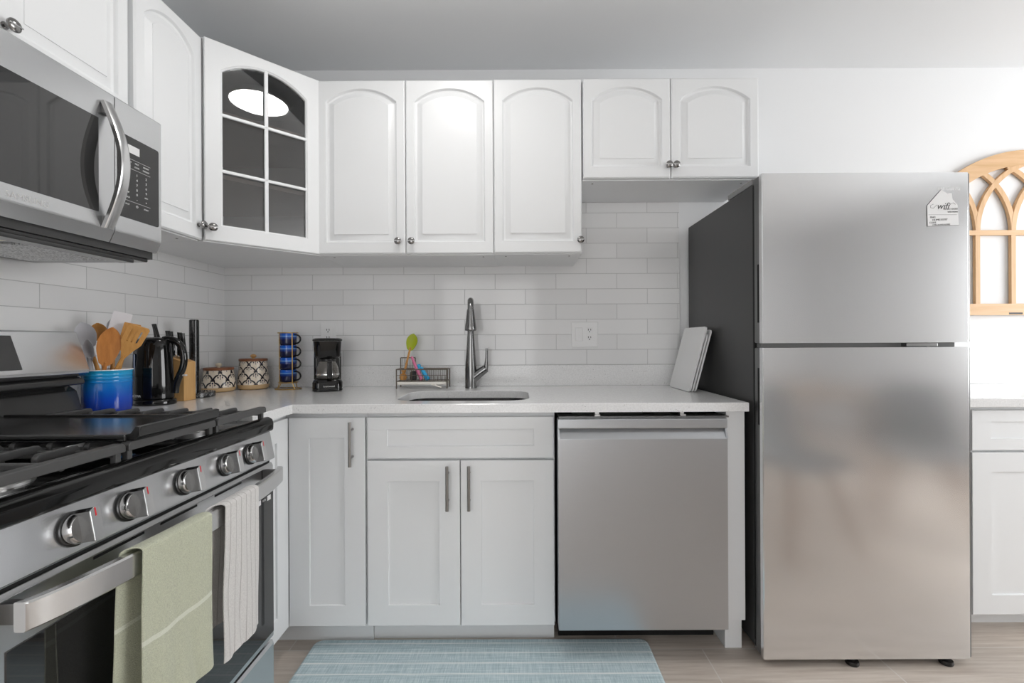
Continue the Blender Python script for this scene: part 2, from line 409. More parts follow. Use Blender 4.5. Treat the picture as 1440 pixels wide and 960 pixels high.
# ------------------------------------------------------------------ cabinet helpers (local: x along the front, -y towards the viewer, z up)
def knob_geo(g, x, z, y=0):
    M = Matrix.Translation((x, y, z)) @ Matrix.Rotation(PI/2, 4, 'X')
    g.lathe([(.0001, 0), (.008, 0), (.008, .002), (.0048, .004), (.0045, .013), (.009, .016), (.0148, .020), (.0152, .024), (.012, .0275), (.006, .029), (.0001, .0295)], (0, 0, 0), 24, M=M)
    g.box(x-.014, x+.014, y-.0298, y-.0270, z-.0016, z+.0016, .0006, m=1)
def pull_geo(g, x, z0, z1, y=0):
    g.tube([(x, y-.032, z0), (x, y-.032, z1)], .0058, 12)
    for z in (z0+.03, z1-.03): g.tube([(x, y, z), (x, y-.031, z)], .0042, 10)
def hpoly(x0, x1, z0, z1, rise):
    pts = [(x0, z0), (x1, z0)]
    if rise <= 0: return pts+[(x1, z1), (x0, z1)]
    w = (x1-x0)/2; R = (w*w+rise*rise)/(2*rise); cx = (x0+x1)/2; cz = z1-R; a = math.asin(w/R)
    for i in range(21):
        t = a-2*a*i/20; pts.append((cx+R*math.sin(t), cz+R*math.cos(t)))
    return pts
def door_geo(g, x0, x1, z0, z1, stile, rail, rise, profile, t=.02, through=False, er=.003):
    """profile: (inset, depth) steps from the inner edge"""
    rect = [(x0, z0), (x1, z0), (x1, z1), (x0, z1)]
    X0, X1, Z0, Z1 = x0+stile, x1-stile, z0+rail, z1-rail*(.72 if rise else 1)
    def step(a):
        if rise <= 0: return hpoly(X0+a, X1-a, Z0+a, Z1-a, 0)
        w = (X1-X0)/2; Rr = (w*w+rise*rise)/(2*rise)-a; return hpoly(X0+a, X1-a, Z0+a, Z1-a, Rr-math.sqrt(Rr*Rr-(w-a)**2))
    inn = step(0)
    d3 = lambda P, y: [(p[0], y, p[1]) for p in P]
    ri = inset(rect, er)
    g.loft([d3(rect, t), d3(rect, er), d3(ri, 0)], cap0=not through, cap1=False)
    g.ring(d3(ri, 0), d3(inn, 0))
    loops = [d3(inn, 0)]
    for a, dp in profile: loops.append(d3(step(a), dp))
    if through:
        last = step(profile[-1][0]); loops.append(d3(last, t)); g.loft(loops, cap0=False, cap1=False)
        g.ring(d3(rect, t), d3(last, t)); return last
    g.loft(loops, cap0=False, cap1=True)
RAISED = [(.002, .002), (.003, .006), (.005, .010), (.011, .012), (.013, .012), (.035, .003), (.0355, .001)]
SHAKER = [(.0006, .0006), (.001, .0075)]
def upper(name, label, M, w, h, depth, doors, zoff=0, lip=.003):
    """M places the front-left-bottom corner of the doors' front plane"""
    t = bpy.data.objects.new(name, None); COL.objects.link(t); t.matrix_world = M; ROOT[t.name] = M; t.empty_display_size = .05
    props(t, label, 'cabinet')
    g = G(); g.box(0, w, .0205, depth, 0, h, .0008, seg=1)
    part('body', g, 'white_paint', t, local=True)
    for (a, b, kx) in doors:
        g = G(); door_geo(g, a, b, .004, h-.004, .036, .05, .056, RAISED, er=.005)
        d = part('door', g, 'white_paint', t, local=True)
        g = G(); knob_geo(g, kx, .055); part('knob', g, ['knob_nickel', 'chrome'], d, local=True)
    for x in (.05, w-.05):
        g = G()
        g.lathe([(.0001, -.0006), (.004, -.0006), (.0045, 0.0004)], (x, .06, 0), 10); part('screw', g, 'slot_dark', t, local=True)
    return t
T = Matrix.Translation; RZ = lambda a: Matrix.Rotation(a, 4, 'Z')
YU = 1.965; ZU = 1.514; HU = .758
GAP = .0015
upper('wall_cabinet', 'white two-door arched wall cabinet beside the glass corner cabinet', T((-.8627, YU, ZU)), .762, HU, YB-YU,
      [(GAP, .381-GAP, .352), (.381+GAP, .762-GAP, .410)])
upper('wall_cabinet', 'white single-door arched wall cabinet above the faucet', T((-.1007, YU, ZU+.002)), .382, HU, YB-YU,
      [(GAP, .382-GAP, .372)])
upper('wall_cabinet', 'short white double cabinet with arched doors above the fridge', T((.2853, YU, 1.836)), .762, .44, YB-YU,
      [(GAP, .381-GAP, .367), (.381+GAP, .762-GAP, .398)])
XU = -1.165
upper('wall_cabinet', 'narrow tall white wall cabinet between the microwave and the glass corner cabinet', T((XU, 1.388, ZU)) @ RZ(PI/2), .300, HU, XU-XL,
      [(GAP, .300-GAP, .275)])
upper('wall_cabinet', 'short white double cabinet above the microwave', T((XU, .626, 1.808)) @ RZ(PI/2), .760, .464, XU-XL,
      [(.004, .378, .350), (.382, .742, .410)])
# glass corner cabinet
A = Vector((XU-.001, 1.689)); B = Vector((-.8645, 1.985)); dv = (B-A); Ld = dv.length; ang = math.atan2(dv.y, dv.x)
nrm = Vector((math.sin(ang), -math.cos(ang)))
Mg = T((A.x+nrm.x*.021, A.y+nrm.y*.021, ZU)) @ RZ(ang)
t = bpy.data.objects.new('corner_wall_cabinet', None); COL.objects.link(t); t.matrix_world = Mg; ROOT[t.name] = Mg
props(t, 'white diagonal corner wall cabinet with a six-pane arched glass door', 'cabinet')
plan = [(A.x, A.y), (B.x, B.y), (B.x, YB), (XL, YB), (XL, A.y)]
pin = [(A.x+.0, A.y+.018), (B.x-.018, B.y+.0), (B.x-.018, YB-.012), (XL+.012, YB-.012), (XL+.012, A.y+.018)]
g = G()
for z0, z1 in ((ZU, ZU+.018), (ZU+HU-.018, ZU+HU)): g.prism(plan, 'z', z0, z1)
for i in (1, 2, 3, 4):
    p, q, pi_, qi = plan[i], plan[(i+1) % 5], pin[i], pin[(i+1) % 5]
    g.prism([p, q, qi, pi_], 'z', ZU+.018, ZU+HU-.018)
part('body', g, 'white_paint', t)
for zs in (.255, .50):
    g = G(); g.prism([(p[0]*.97+.03*-1.3, p[1]*.97+.03*2.1) for p in pin], 'z', ZU+zs, ZU+zs+.016); part('shelf', g, 'shelf_grey', t)
g = G(); last = door_geo(g, .002, Ld-.002, .004, HU-.004, .052, .058, .062, [(.002, .003), (.006, .005)], through=True)
dr = part('door', g, 'white_paint', t, local=True)
g = G(); xm = Ld/2; g.box(xm-.007, xm+.007, .002, .014, .05, HU-.045, .003)
for zz in (.272, .484): g.box(.052, Ld-.052, .002, .014, zz-.006, zz+.006, .003)
part('muntins', g, 'white_paint', dr, local=True)
g = G(); g.prism(last, 'y', .0142, .0172); part('glass_pane', g, 'smoked_glass', dr, local=True)
g = G(); knob_geo(g, .024, .05); part('knob', g, ['knob_nickel', 'chrome'], dr, local=True)

# ------------------------------------------------------------------ base cabinets
YBF = 1.664
def base_cab(name, label, M, w, depth, doors, drawers, pulls, body=True):
    t = bpy.data.objects.new(name, None); COL.objects.link(t); t.matrix_world = M; ROOT[t.name] = M; props(t, label, 'cabinet')
    g = G(); top = .66 if body == 'open' else .880
    g.box(0, w, .021, depth, .1, top, .0006, seg=1).box(0, w, .085, depth, 0, .1)
    if body == 'open': g.box(0, w, .021, .045, top+.0002, .880).box(0, .018, .0455, depth, top+.0002, .880).box(w-.018, w, .0455, depth, top+.0002, .880)
    part('body', g, 'white_paint_lower', t, local=True)
    for i, (a, b, z0, z1) in enumerate(doors):
        g = G(); door_geo(g, a, b, z0, z1, .0745, .0745, 0, SHAKER, er=.0012); d = part('door', g, 'white_paint_lower', t, local=True)
        if pulls[i]: g = G(); pull_geo(g, *pulls[i]); part('handle', g, 'dark_pull', d, local=True)
    for (a, b, z0, z1) in drawers:
        g = G(); door_geo(g, a, b, z0, z1, .072, .044, 0, SHAKER, er=.0012); part('drawer', g, 'white_paint_lower', t, local=True)
    return t
x0 = -.5555
base_cab('base_cabinet', 'white shaker sink base cabinet with two doors under one wide drawer front', T((x0, YBF, 0)), .690, YB-YBF,
         [(.004, .341, .1, .703), (.345, .686, .1, .703)], [(.004, .686, .712, .862)], [(.299, .53, .69), (.377, .53, .69)], body='open')
# corner base with one door on each run
t = thing('corner_base_cabinet', 'white corner base cabinet with tall narrow door, beside the range', 'cabinet', (-.845, YBF+.02, 0))
g = G(); g.prism([(-.861, 1.395), (-.861, YBF+.021), (x0-.001, YBF+.021), (x0-.001, YB-.002), (XL+.002, YB-.002), (XL+.002, 1.395)], 'z', .1, .880)
g.prism([(-.93, 1.395), (-.93, 1.742), (x0-.001, 1.742), (x0-.001, YB-.002), (XL+.002, YB-.002), (XL+.002, 1.395)], 'z', 0, .1); part('body', g, 'white_paint_lower', t)
g = G(); door_geo(g, 0, .279, .1, .862, .0745, .0745, 0, SHAKER, er=.0012); g.xf(T((-.840, YBF, 0)))
d = part('door', g, 'white_paint_lower', t)
g = G(); pull_geo(g, -.605, .69, .85, YBF); part('handle', g, 'dark_pull', d)
g = G(); door_geo(g, 0, .262, .1, .862, .0745, .0745, 0, SHAKER, er=.0012); g.xf(T((-.8405, 1.40, 0)) @ RZ(PI/2)); part('door', g, 'white_paint_lower', t)
# end panel right of the dishwasher
t = thing('end_panel', 'white narrow end panel closing the counter between dishwasher and fridge', 'panel', (.795, YBF+.3, 0))
g = G(); g.box(.760, .828, YBF, YBF+.02, .115, .880, .001); part('front_strip', g, 'white_paint_lower', t)
g = G(); g.box(.762, .824, YBF+.0205, YB-.01, 0, .878, .001); part('panel', g, 'white_paint_lower', t)
# cabinet right of the fridge
YR = 1.745
base_cab('base_cabinet', 'white shaker base cabinet with drawer over door at right of the fridge', T((1.737, YR, 0)), .61, YB-YR,
         [(.004, .606, .082, .703)], [(.004, .606, .712, .865)], [(.56, .53, .69)])
g = G(); g.box(1.60, 2.50, YR-.03, YB-.001, .8805, .914, .003); g.box(1.60, 2.50, YB-.02, YB-.001, .914, 1.02, .002)
single('countertop', g, 'quartz', 'speckled white quartz countertop right of the fridge', 'countertop')

# ------------------------------------------------------------------ main countertop with sink cut-out
outer = [(XL+.001, 1.392), (-.812, 1.392), (-.812, 1.637), (.831, 1.637), (.831, YB-.001), (XL+.001, YB-.001)]
hole = rrect(-.475, .045, 1.725, 2.065, .085)
t = thing('countertop', 'L-shaped speckled white quartz countertop around the sink, from the range to the fridge', 'countertop', (-.2, 1.9, .88))
g = G(); zt, zb = .914, .882; o3 = lambda P, z: [(p[0], p[1], z) for p in P]
oi = inset(outer, .002); hi = [(p[0], p[1]) for p in rrect(-.477, .047, 1.723, 2.067, .087)]
g.ring(o3(oi, zt), o3(hi, zt)); g.ring(o3(outer, zb), o3(hole, zb)); g.loft([o3(outer, zb), o3(outer, zt-.002), o3(oi, zt)], cap0=False, cap1=False)
g.loft([o3(hole, zb), o3(hole, zt-.002), o3(hi, zt)], cap0=False, cap1=False); part('slab', g, 'quartz', t)
g = G(); g.box(XL+.009, .828, YB-.028, YB-.009, .9142, 1.018, .0015); part('backsplash', g, 'quartz', t)
g = G(); g.box(XL+.009, XL+.028, 1.40, YB-.0285, .9142, 1.018, .0015); part('backsplash', g, 'quartz', t)
# sink
t = thing('sink', 'stainless steel undermount sink with rounded corners', 'sink', (-.215, 1.895, .70))
g = G(); lo = []
for dz, s, r in ((.8815, -.012, .095), (.8815, .0, .085), (.75, .004, .08), (.705, .012, .075), (.695, .03, .06)):
    lo.append(o3(rrect(-.475+s, .045-s, 1.725+s, 2.065-s, r), dz))
for dz, s, r in ((.692, .03, .06), (.703, .009, .078), (.75, .001, .083), (.878, -.003, .088), (.8785, -.014, .097)):
    lo.append(o3(rrect(-.475+s, .045-s, 1.725+s, 2.065-s, r), dz))
g.loft(lo[:5], cap0=False); g.loft(lo[5:], cap0=True, cap1=False); g.loft([lo[0], lo[-1]], cap0=False, cap1=False)
part('basin', g, 'sink_steel', t)
g = G(); g.lathe([(.0001, .0), (.025, .0), (.04, .003), (.042, .001)], (-.215, 1.93, .6955), 28); part('drain', g, 'chrome_dark', t)

# ------------------------------------------------------------------ faucet
t = thing('faucet', 'brushed dark steel pull-down kitchen faucet with side lever behind the sink', 'faucet', (-.226, 2.19, .914))
fx, fy = -.226, 2.19
g = G(); g.lathe([(.0001, 0), (.0285, 0), (.0285, .004), (.0275, .01), (.0275, .09), (.026, .12), (.0205, .19), (.0165, .25), (.0145, .29)], (fx, fy, .9145), 32)
pts = [(fx, fy, 1.20)]
for i in range(13):
    a = PI*i/12; pts.append((fx+.0057*(1-math.cos(a)), fy-.055+.055*math.cos(a), 1.275+.055*math.sin(a)))
pts.append((fx+.0114, fy-.11, 1.262)); g.tube(pts, .0142, 18); part('spout', g, 'faucet_steel', t)
g = G(); g.lathe([(.0145, .080), (.0165, .078), (.0205, .04), (.0255, 0), (.0268, -.012), (.0245, -.018), (.0001, -.018)], (fx+.0114, fy-.112, 1.205), 28, M=None)
part('spray_head', g, 'faucet_steel', t)
g = G(); g.lathe([(.0001, 0), (.017, 0), (.0175, .0015), (.0001, .0016)], (fx+.0114, fy-.112, 1.1855), 24); part('nozzle', g, 'black_plastic', t)
g = G()
def roundbar(pts, r, m=0): g.tube(pts, r, 16, m)
roundbar([(fx+.005, fy, .955), (fx+.04, fy-.003, .985), (fx+.072, fy-.005, 1.008)], [.023, .0215, .0195])
g.tube([(fx+.072, fy-.005, .992), (fx+.074, fy-.005, 1.02), (fx+.076, fy-.005, 1.05), (fx+.078, fy-.005, 1.105)], [.0095, .010, .0068, .0058], 14)
part('lever', g, 'faucet_steel', t)

# ------------------------------------------------------------------ dishwasher
t = thing('dishwasher', 'stainless steel dishwasher with pocket handle between the sink cabinet and fridge', 'dishwasher', (.44, 1.95, 0))
g = G(); g.box(.150, .752, 1.67, 2.25, .112, .865).box(.152, .752, 1.76, 2.25, 0.0, .12); part('tub', g, 'black_recess', t)
DX0, DX1, DY = .1405, .7385, 1.601
g = G(); g.box(DX0, DX1, DY, DY+.05, .119, .794, .003); g.box(DX0, DX1, DY+.002, DY+.05, .829, .8625, .003)
g.prism([(DY+.001, .7935), (DY+.009, .808), (DY+.017, .819), (DY+.024, .8285), (DY+.05, .8285), (DY+.05, .79), (DY+.001, .79)], 'x', DX0+.006, DX1-.006)
for xa in (DX0, DX1-.006): g.prism([(DY+.001, .790), (DY+.001, .800), (DY+.012, .830), (DY+.05, .830), (DY+.05, .79)], 'x', xa, xa+.006)
part('door', g, 'dishwasher_steel', t)
g = G(); g.box(.146, .755, 1.63, 1.69, .8625, .868); part('top_edge', g, 'steel_dark_side', t)
for bx in (.275, .582):
    g = G(); g.box(bx, bx+.02, 1.632, 1.66, .868, .8735, .0005).box(bx+.004, bx+.018, 1.645, 1.66, .8735, .8812, .0005); part('mounting_bracket', g, 'aluminium', t)
g = G(); g.box(.20, .46, 1.68, 1.9, .866, .876, .004).box(.50, .56, 1.68, 1.9, .866, .873, .003); part('insulation', g, 'slot_dark', t)

# ------------------------------------------------------------------ fridge
t = thing('refrigerator', 'tall stainless steel top-freezer refrigerator with dark sides', 'refrigerator', (1.21, 1.95, 0))
FY = 1.58; FX0, FX1 = .850, 1.5765
g = G(); g.box(.853, 1.571, 1.648, 2.27, .035, 1.700, .004); part('cabinet_body', g, 'black_metal_side', t)
g = G(); g.box(.853, 1.571, 1.640, 1.648, .06, 1.69); part('gasket', g, 'black_recess', t)
g = G(); g.box(.852, 1.560, 1.652, 1.84, 1.701, 1.722, .002); part('top_cover', g, 'gasket_grey', t)
def fdoor(z0, z1, sz0, sz1):
    g = G(); g.box(FX0+.002, FX1, FY+.004, 1.639, z0, z1, .004, m=1)
    g.prism([(FX0, FY+.003), (FX0+.003, FY), (FX1-.012, FY), (FX1-.004, FY+.006), (FX1-.001, FY+.016), (FX1-.002, FY+.02), (FX0, FY+.02)], 'z', z0-.0005, z1+.0005, 0)
    d = part('door', g, ['fridge_steel', 'steel_dark_side'], t)
    g = G(); g.box(FX0-.0006, FX0+.002, 1.602, 1.612, sz0, sz1, .0002); part('handle_slot', g, 'black_recess', d)
    return d
fd = fdoor(1.128, 1.717, 1.20, 1.405); fdoor(.0295, 1.111, .84, 1.04)
g = G(); g.text('SAMSUNG', .017, T((1.4985, FY-.0002, 1.660)) @ Matrix.Rotation(PI/2, 4, 'X')); part('lettering', g, 'aluminium', fd, weld=False)
g = G(); g.box(.862, 1.55, 1.615, 1.645, 1.112, 1.127); part('mullion', g, 'gasket_grey', t)
g = G(); g.box(1.36, 1.47, 1.592, 1.64, 1.1135, 1.1265, .002); g.tube([(1.44, 1.60, 1.112), (1.44, 1.60, 1.128)], .006, 10); part('hinge', g, 'chrome_dark', t)
for x, r in ((1.46, .026), (.88, .026)):
    g = G(); g.tube([(x, 1.66, r), (x+.03, 1.66, r)], r-.001, 20); part('roller', g, 'black_plastic', t)
for x in (1.500, 1.17):
    g = G(); g.lathe([(.0001, 0), (.020, 0), (.022, .006), (.020, .014), (.009, .016), (.008, .036)], (x, 1.600, .0), 16); part('foot', g, 'black_plastic', t)
g = G(); g.box(.858, .876, 1.60, 1.66, .018, .03, .002); part('hinge', g, 'steel_trim', t)
# house-shaped wifi sticker
t = thing('sticker', 'white house-shaped wifi note sticker at the top right of the fridge door', 'sticker', (1.4625, FY-.001, 1.524))
def sk(px, py): return ((px-728)*FY/640-(py-479)*.0000, CAMH+(479-py-2.9)*FY/640)
house = [sk(1304.5, 318), sk(1349, 316.5), sk(1347, 288), sk(1340, 280), sk(1339.5, 271.5), sk(1334, 271.5), sk(1334, 273), sk(1324, 266.5), sk(1304, 289)]
g = G(); g.prism(house, 'y', FY-.0012, FY-.0006); part('backing', g, 'paper', t, smooth=20)
g = G(); MR = lambda x, z, rot=.03: T((x, FY-.0014, z)) @ Matrix.Rotation(-rot, 4, 'Y') @ Matrix.Rotation(PI/2, 4, 'X')
hp = [Vector((p[0], FY-.0014, p[1])) for p in house]
g.tube([hp[-2], hp[-1], hp[0]], .0005, 6); g.tube([hp[0], hp[1]], .0003, 6)
c = sk(1326, 290); g.text('wifi', .031, MR(c[0], c[1]), shear=.35)
pts = [sk(1313, 287), sk(1309, 289), sk(1309, 292), sk(1313, 292.5), sk(1318, 288)]; g.tube([(p[0], FY-.0014, p[1]) for p in pts], .0005, 6)
pts = [sk(1334, 291), sk(1337, 287), sk(1341, 285), sk(1344, 287.5)]; g.tube([(p[0], FY-.0014, p[1]) for p in pts], .0005, 6)
for px, py, s, q in ((1337, 294, .0085, 'WHAT DOES'), (1340, 298, .007, 'WIFI MEAN'), (1312, 305.5, .0085, 'FIND'), (1322, 309, .0095, 'HOME.53797'), (1312, 313, .0085, 'CODE'), (1324, 316, .008, 'CMCA.WE.HOME')):
    c = sk(px, py); g.text(q, s, MR(c[0], c[1]))
g.box(sk(1306, 0)[0], sk(1346, 0)[0], FY-.0014, FY-.0012, sk(0, 302)[1], sk(0, 301.7)[1])
part('lettering', g, 'ink', t, weld=False)

# ------------------------------------------------------------------ gas range (front faces +x)
RY0, RY1 = .632, 1.388
t = thing('gas_range', 'stainless steel and black gas range with five knobs at the left', 'stove', (-1.12, 1.01, 0))
g = G(); g.box(-1.455, -.778, RY0, RY1, .04, .892); part('body', g, 'steel_dark_side', t)
g = G(); g.prism([(-.778, .05), (-.752, .05), (-.748, .06), (-.748, .225), (-.752, .235), (-.778, .235)], 'y', RY0, RY1, .0015)
dw = part('drawer', g, 'range_steel', t)
g = G(); g.box(-.7478, -.7472, .80, 1.22, .185, .205, .0002); part('handle', g, 'black_recess', dw)
g = G(); g.prism([(-.778, .245), (-.750, .245), (-.748, .25), (-.748, .766), (-.753, .775), (-.778, .775)], 'y', RY0, RY1, .0015)
od = part('door', g, 'range_steel', t)
g = G(); g.box(-.7482, -.7462, .662, 1.3855, .262, .690, .0008); gp = part('glass', g, 'dark_glass', od)
g = G(); MX = lambda x, y, z: T((x, y, z)) @ Matrix.Rotation(PI/2, 4, 'Z') @ Matrix.Rotation(PI/2, 4, 'X')
for y in (1.30, 1.352): g.box(-.7461, -.7457, y, y+.018, .668, .682)
g.text('A B', .009, MX(-.7458, 1.285, .675)); g.text('ECO', .008, MX(-.7458, 1.335, .675)); part('certification_label', g, 'print_white', od, weld=False)
for y0 in (.80, .95, 1.12):
    g = G(); g.box(-.7500, -.7476, y0, y0+.11, .758, .764, .0008); part('vent_slot', g, 'black_recess', od)
# door handle
def bow(y): return .049*max(0, math.sin(PI*min(1, max(0, (y-.640)/.720))))**.48
g = G(); lo = []
for i in range(41):
    y = .646+.704*(.5-.5*math.cos(PI*i/40)); b_ = bow(y)-.004
    lo.append([(-.722+b_, y, .731), (-.720+b_, y, .729), (-.708+b_, y, .729), (-.705+b_, y, .732), (-.705+b_, y, .769), (-.708+b_, y, .772), (-.720+b_, y, .772), (-.722+b_, y, .770)])
g.loft(lo)
part('handle', g, 'steel_bright', od)
for y0, y1 in ((.652, .668), (1.328, 1.344)):
    g = G(); g.prism([(-.7475, y0), (-.7475, y1), (-.712, y1-.001), (-.712, y0+.001)], 'z', .735, .766, .002); part('handle_mount', g, 'steel_dark_side', od)
# control panel
g = G(); g.prism([(-.79, .786), (-.744, .786), (-.7425, .789), (-.757, .868), (-.79, .868)], 'y', RY0, RY1, .001); part('control_panel', g, 'range_steel', t)
g = G(); g.box(-.79, -.756, RY0+.005, RY1-.005, .7755, .7855); part('gap_strip', g, 'black_recess', t)
na = math.atan2(.079, .0145); # slope of panel
kt = Matrix.Rotation(PI/2-math.atan2(.0145, .079), 4, 'Y')   # local z -> panel normal
for i, y in enumerate((.766, .874, 1.020, 1.163, 1.272)):
    Mk = T((-.7505, y, .827)) @ kt
    g = G(); g.lathe([(.0001, -.004), (.029, -.004), (.029, .005), (.026, .007), (.0001, .007)], (0, 0, 0), 32, M=Mk)
    k = part('knob', g, 'black_plastic', t)
    g = G(); g.lathe([(.0255, .006), (.0262, .008), (.0262, .016), (.0235, .0215), (.0001, .0225)], (0, 0, 0), 32, M=Mk); part('bezel', g, 'chrome', k)
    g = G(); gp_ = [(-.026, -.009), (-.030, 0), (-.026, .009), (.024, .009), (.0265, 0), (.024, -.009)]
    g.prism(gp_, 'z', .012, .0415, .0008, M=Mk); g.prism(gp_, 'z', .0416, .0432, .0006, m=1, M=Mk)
    part('grip', g, ['chrome_dark', 'steel_bright'], k)  # dark reflection on the grip sides put into a darker chrome, front cap bright
    g = G(); g.box(-.0290, -.015, -.0011, .0011, .0432, .0436, M=Mk); part('mark', g, 'print_red', k)
# cooktop
g = G(); g.prism([(-.752, .869), (-.745, .874), (-.744, .893), (-.748, .906), (-.760, .913), (-.775, .911), (-.790, .900), (-1.33, .900), (-1.33, .869)], 'y', RY0, RY1, .004, seg=3); part('cooktop', g, 'black_gloss', t)
# burners
for (x, y, r) in ((-.90, .765, .046), (-1.15, .765, .036), (-1.02, 1.01, .042), (-.90, 1.255, .04), (-1.15, 1.255, .032)):
    g = G(); g.lathe([(r*1.35, 0), (r*1.3, .004), (r*1.05, .006), (r*1.02, .018), (r*.9, .019)], (x, y, .9), 40); b = part('burner', g, 'aluminium', t)
    for q in range(24):
        a = 2*PI*q/24
    g = G(); g.lathe([(r*.2, .018), (r*.98, .018), (r, .021), (r*.97, .027), (r*.8, .029), (.0001, .029)], (x, y, .9), 36); part('burner_cap', g, 'cast_iron', b)
# grates
def bar(g, a, b, w=.011, h=.015, z=.945, drop=(True, True)):
    """cast bar between two plan points with rounded top, ends turned down"""
    a = Vector(a); b = Vector(b); d = (b-a).normalized(); L = (b-a).length; ang = math.atan2(d.y, d.x)
    M = T((a.x, a.y, 0)) @ RZ(ang)
    P = [(0, z-.006), (.006, z), (L-.006, z), (L, z-.006), (L, z-h), (0, z-h)]
    g.prism(P, 'y', -w/2, w/2, .0025, M=M)
for (ya, yb) in ((.652, .878), (.884, 1.140), (1.146, 1.368)):
    g = G(); ym = (ya+yb)/2
    bar(g, (-.766, ya), (-.766, yb), .020, .018, .947); bar(g, (-1.285, ya), (-1.285, yb), .016, .016)
    for i in range(6):
        x = -.845-.073*i; bar(g, (x, ya+.004), (x, ym-.028)); bar(g, (x, ym+.028), (x, yb-.004))
        
    for y in (ya+.012, yb-.012): bar(g, (-1.285, y), (-.766, y), .010, .014, .935)
    bar(g, (-1.285, ym), (-.766, ym), .010, .014, .938)
    for x in (-.768, -1.02, -1.28):
        for y in (ya+.010, yb-.010): g.box(x-.006, x+.006, y-.006, y+.006, .9, .932, .002)
    part('grate', g, 'cast_iron', t)
# back guard
g = G(); g.prism([(-1.46, .892), (-1.315, .892), (-1.345, .995), (-1.367, 1.010), (-1.367, 1.032), (-1.46, 1.032)], 'y', RY0, RY1, .002); part('vent_riser', g, 'panel_black', t)
g = G(); g.prism([(-1.40, 1.018), (-1.316, 1.014), (-1.309, 1.020), (-1.313, 1.032), (-1.345, 1.044), (-1.40, 1.044)], 'y', RY0+.01, RY1-.01, .003); part('vent_lip', g, 'panel_black', t)
g = G(); g.prism([(-1.455, 1.044), (-1.320, 1.040), (-1.306, 1.050), (-1.305, 1.058), (-1.345, 1.172), (-1.352, 1.175), (-1.455, 1.175)], 'y', RY0, RY1, .002); bg = part('backguard', g, 'range_steel', t)
g = G(); v = Vector((-.040, .114)).normalized()
def bgp(s, o): return (-1.305+v.x*s+.94*o, 1.058+v.y*s+.33*o)
g.prism([bgp(.012, .0005), bgp(.012, .0015), bgp(.108, .0015), bgp(.108, .0005)], 'y', .815, 1.202, .0004); part('display', g, 'panel_black', bg)
Mb = T((-1.3245+.0012, 1.10, 1.106)) @ Matrix.Rotation(-math.atan2(.040, .114), 4, 'Y') @ Matrix.Rotation(PI/2, 4, 'Z') @ Matrix.Rotation(PI/2, 4, 'X')
g = G()
for yy, zz, w_, h_ in ((.055, .026, .05, .017), (.072, .003, .05, .017)):
    for (xa, xb, za, zb2) in ((-w_/2, w_/2, h_/2-.0006, h_/2), (-w_/2, w_/2, -h_/2, -h_/2+.0006), (-w_/2, -w_/2+.0006, -h_/2, h_/2), (w_/2-.0006, w_/2, -h_/2, h_/2)):
        g.box(yy+xa, yy+xb, zz+za, zz+zb2, .0016, .0019)
g.xf(Mb)
for yy, zz, s, q in ((.055, .026, .008, 'BAKE'), (.072, .003, .008, 'CLOCK'), (.085, -.030, .006, 'LIGHT'), (0, .02, .02, '12:00')): g.text(q, s, Mb @ T((yy, zz, .0017)))
part('lettering', g, 'print_grey', bg, weld=False)
g = G(); g.box(-1.366, -1.3585, RY0+.03, RY1-.05, 1.013, 1.031); part('vent_grille', g, 'chrome', t)
# griddle resting on the middle grate
g = G(); gy0, gy1 = .884, 1.142
g.box(-1.285, -.775, gy0, gy1, .9472, .956, .003)
g.prism([(-.780, .9472), (-.752, .9482), (-.744, .956), (-.742, .974), (-.752, .976), (-.762, .962), (-.780, .958)], 'y', gy0+.01, gy1-.01, .002)
for y in (gy0, gy1-.007): g.box(-1.285, -.765, y, y+.007, .9475, .961, .0025)
g.prism([(-1.278, .9472), (-1.300, .9482), (-1.306, .956), (-1.308, .970), (-1.300, .972), (-1.292, .960), (-1.278, .957)], 'y', gy0+.01, gy1-.01, .002)
single('griddle', g, 'griddle_iron', 'black flat griddle plate lying on the middle burners of the range', 'griddle')

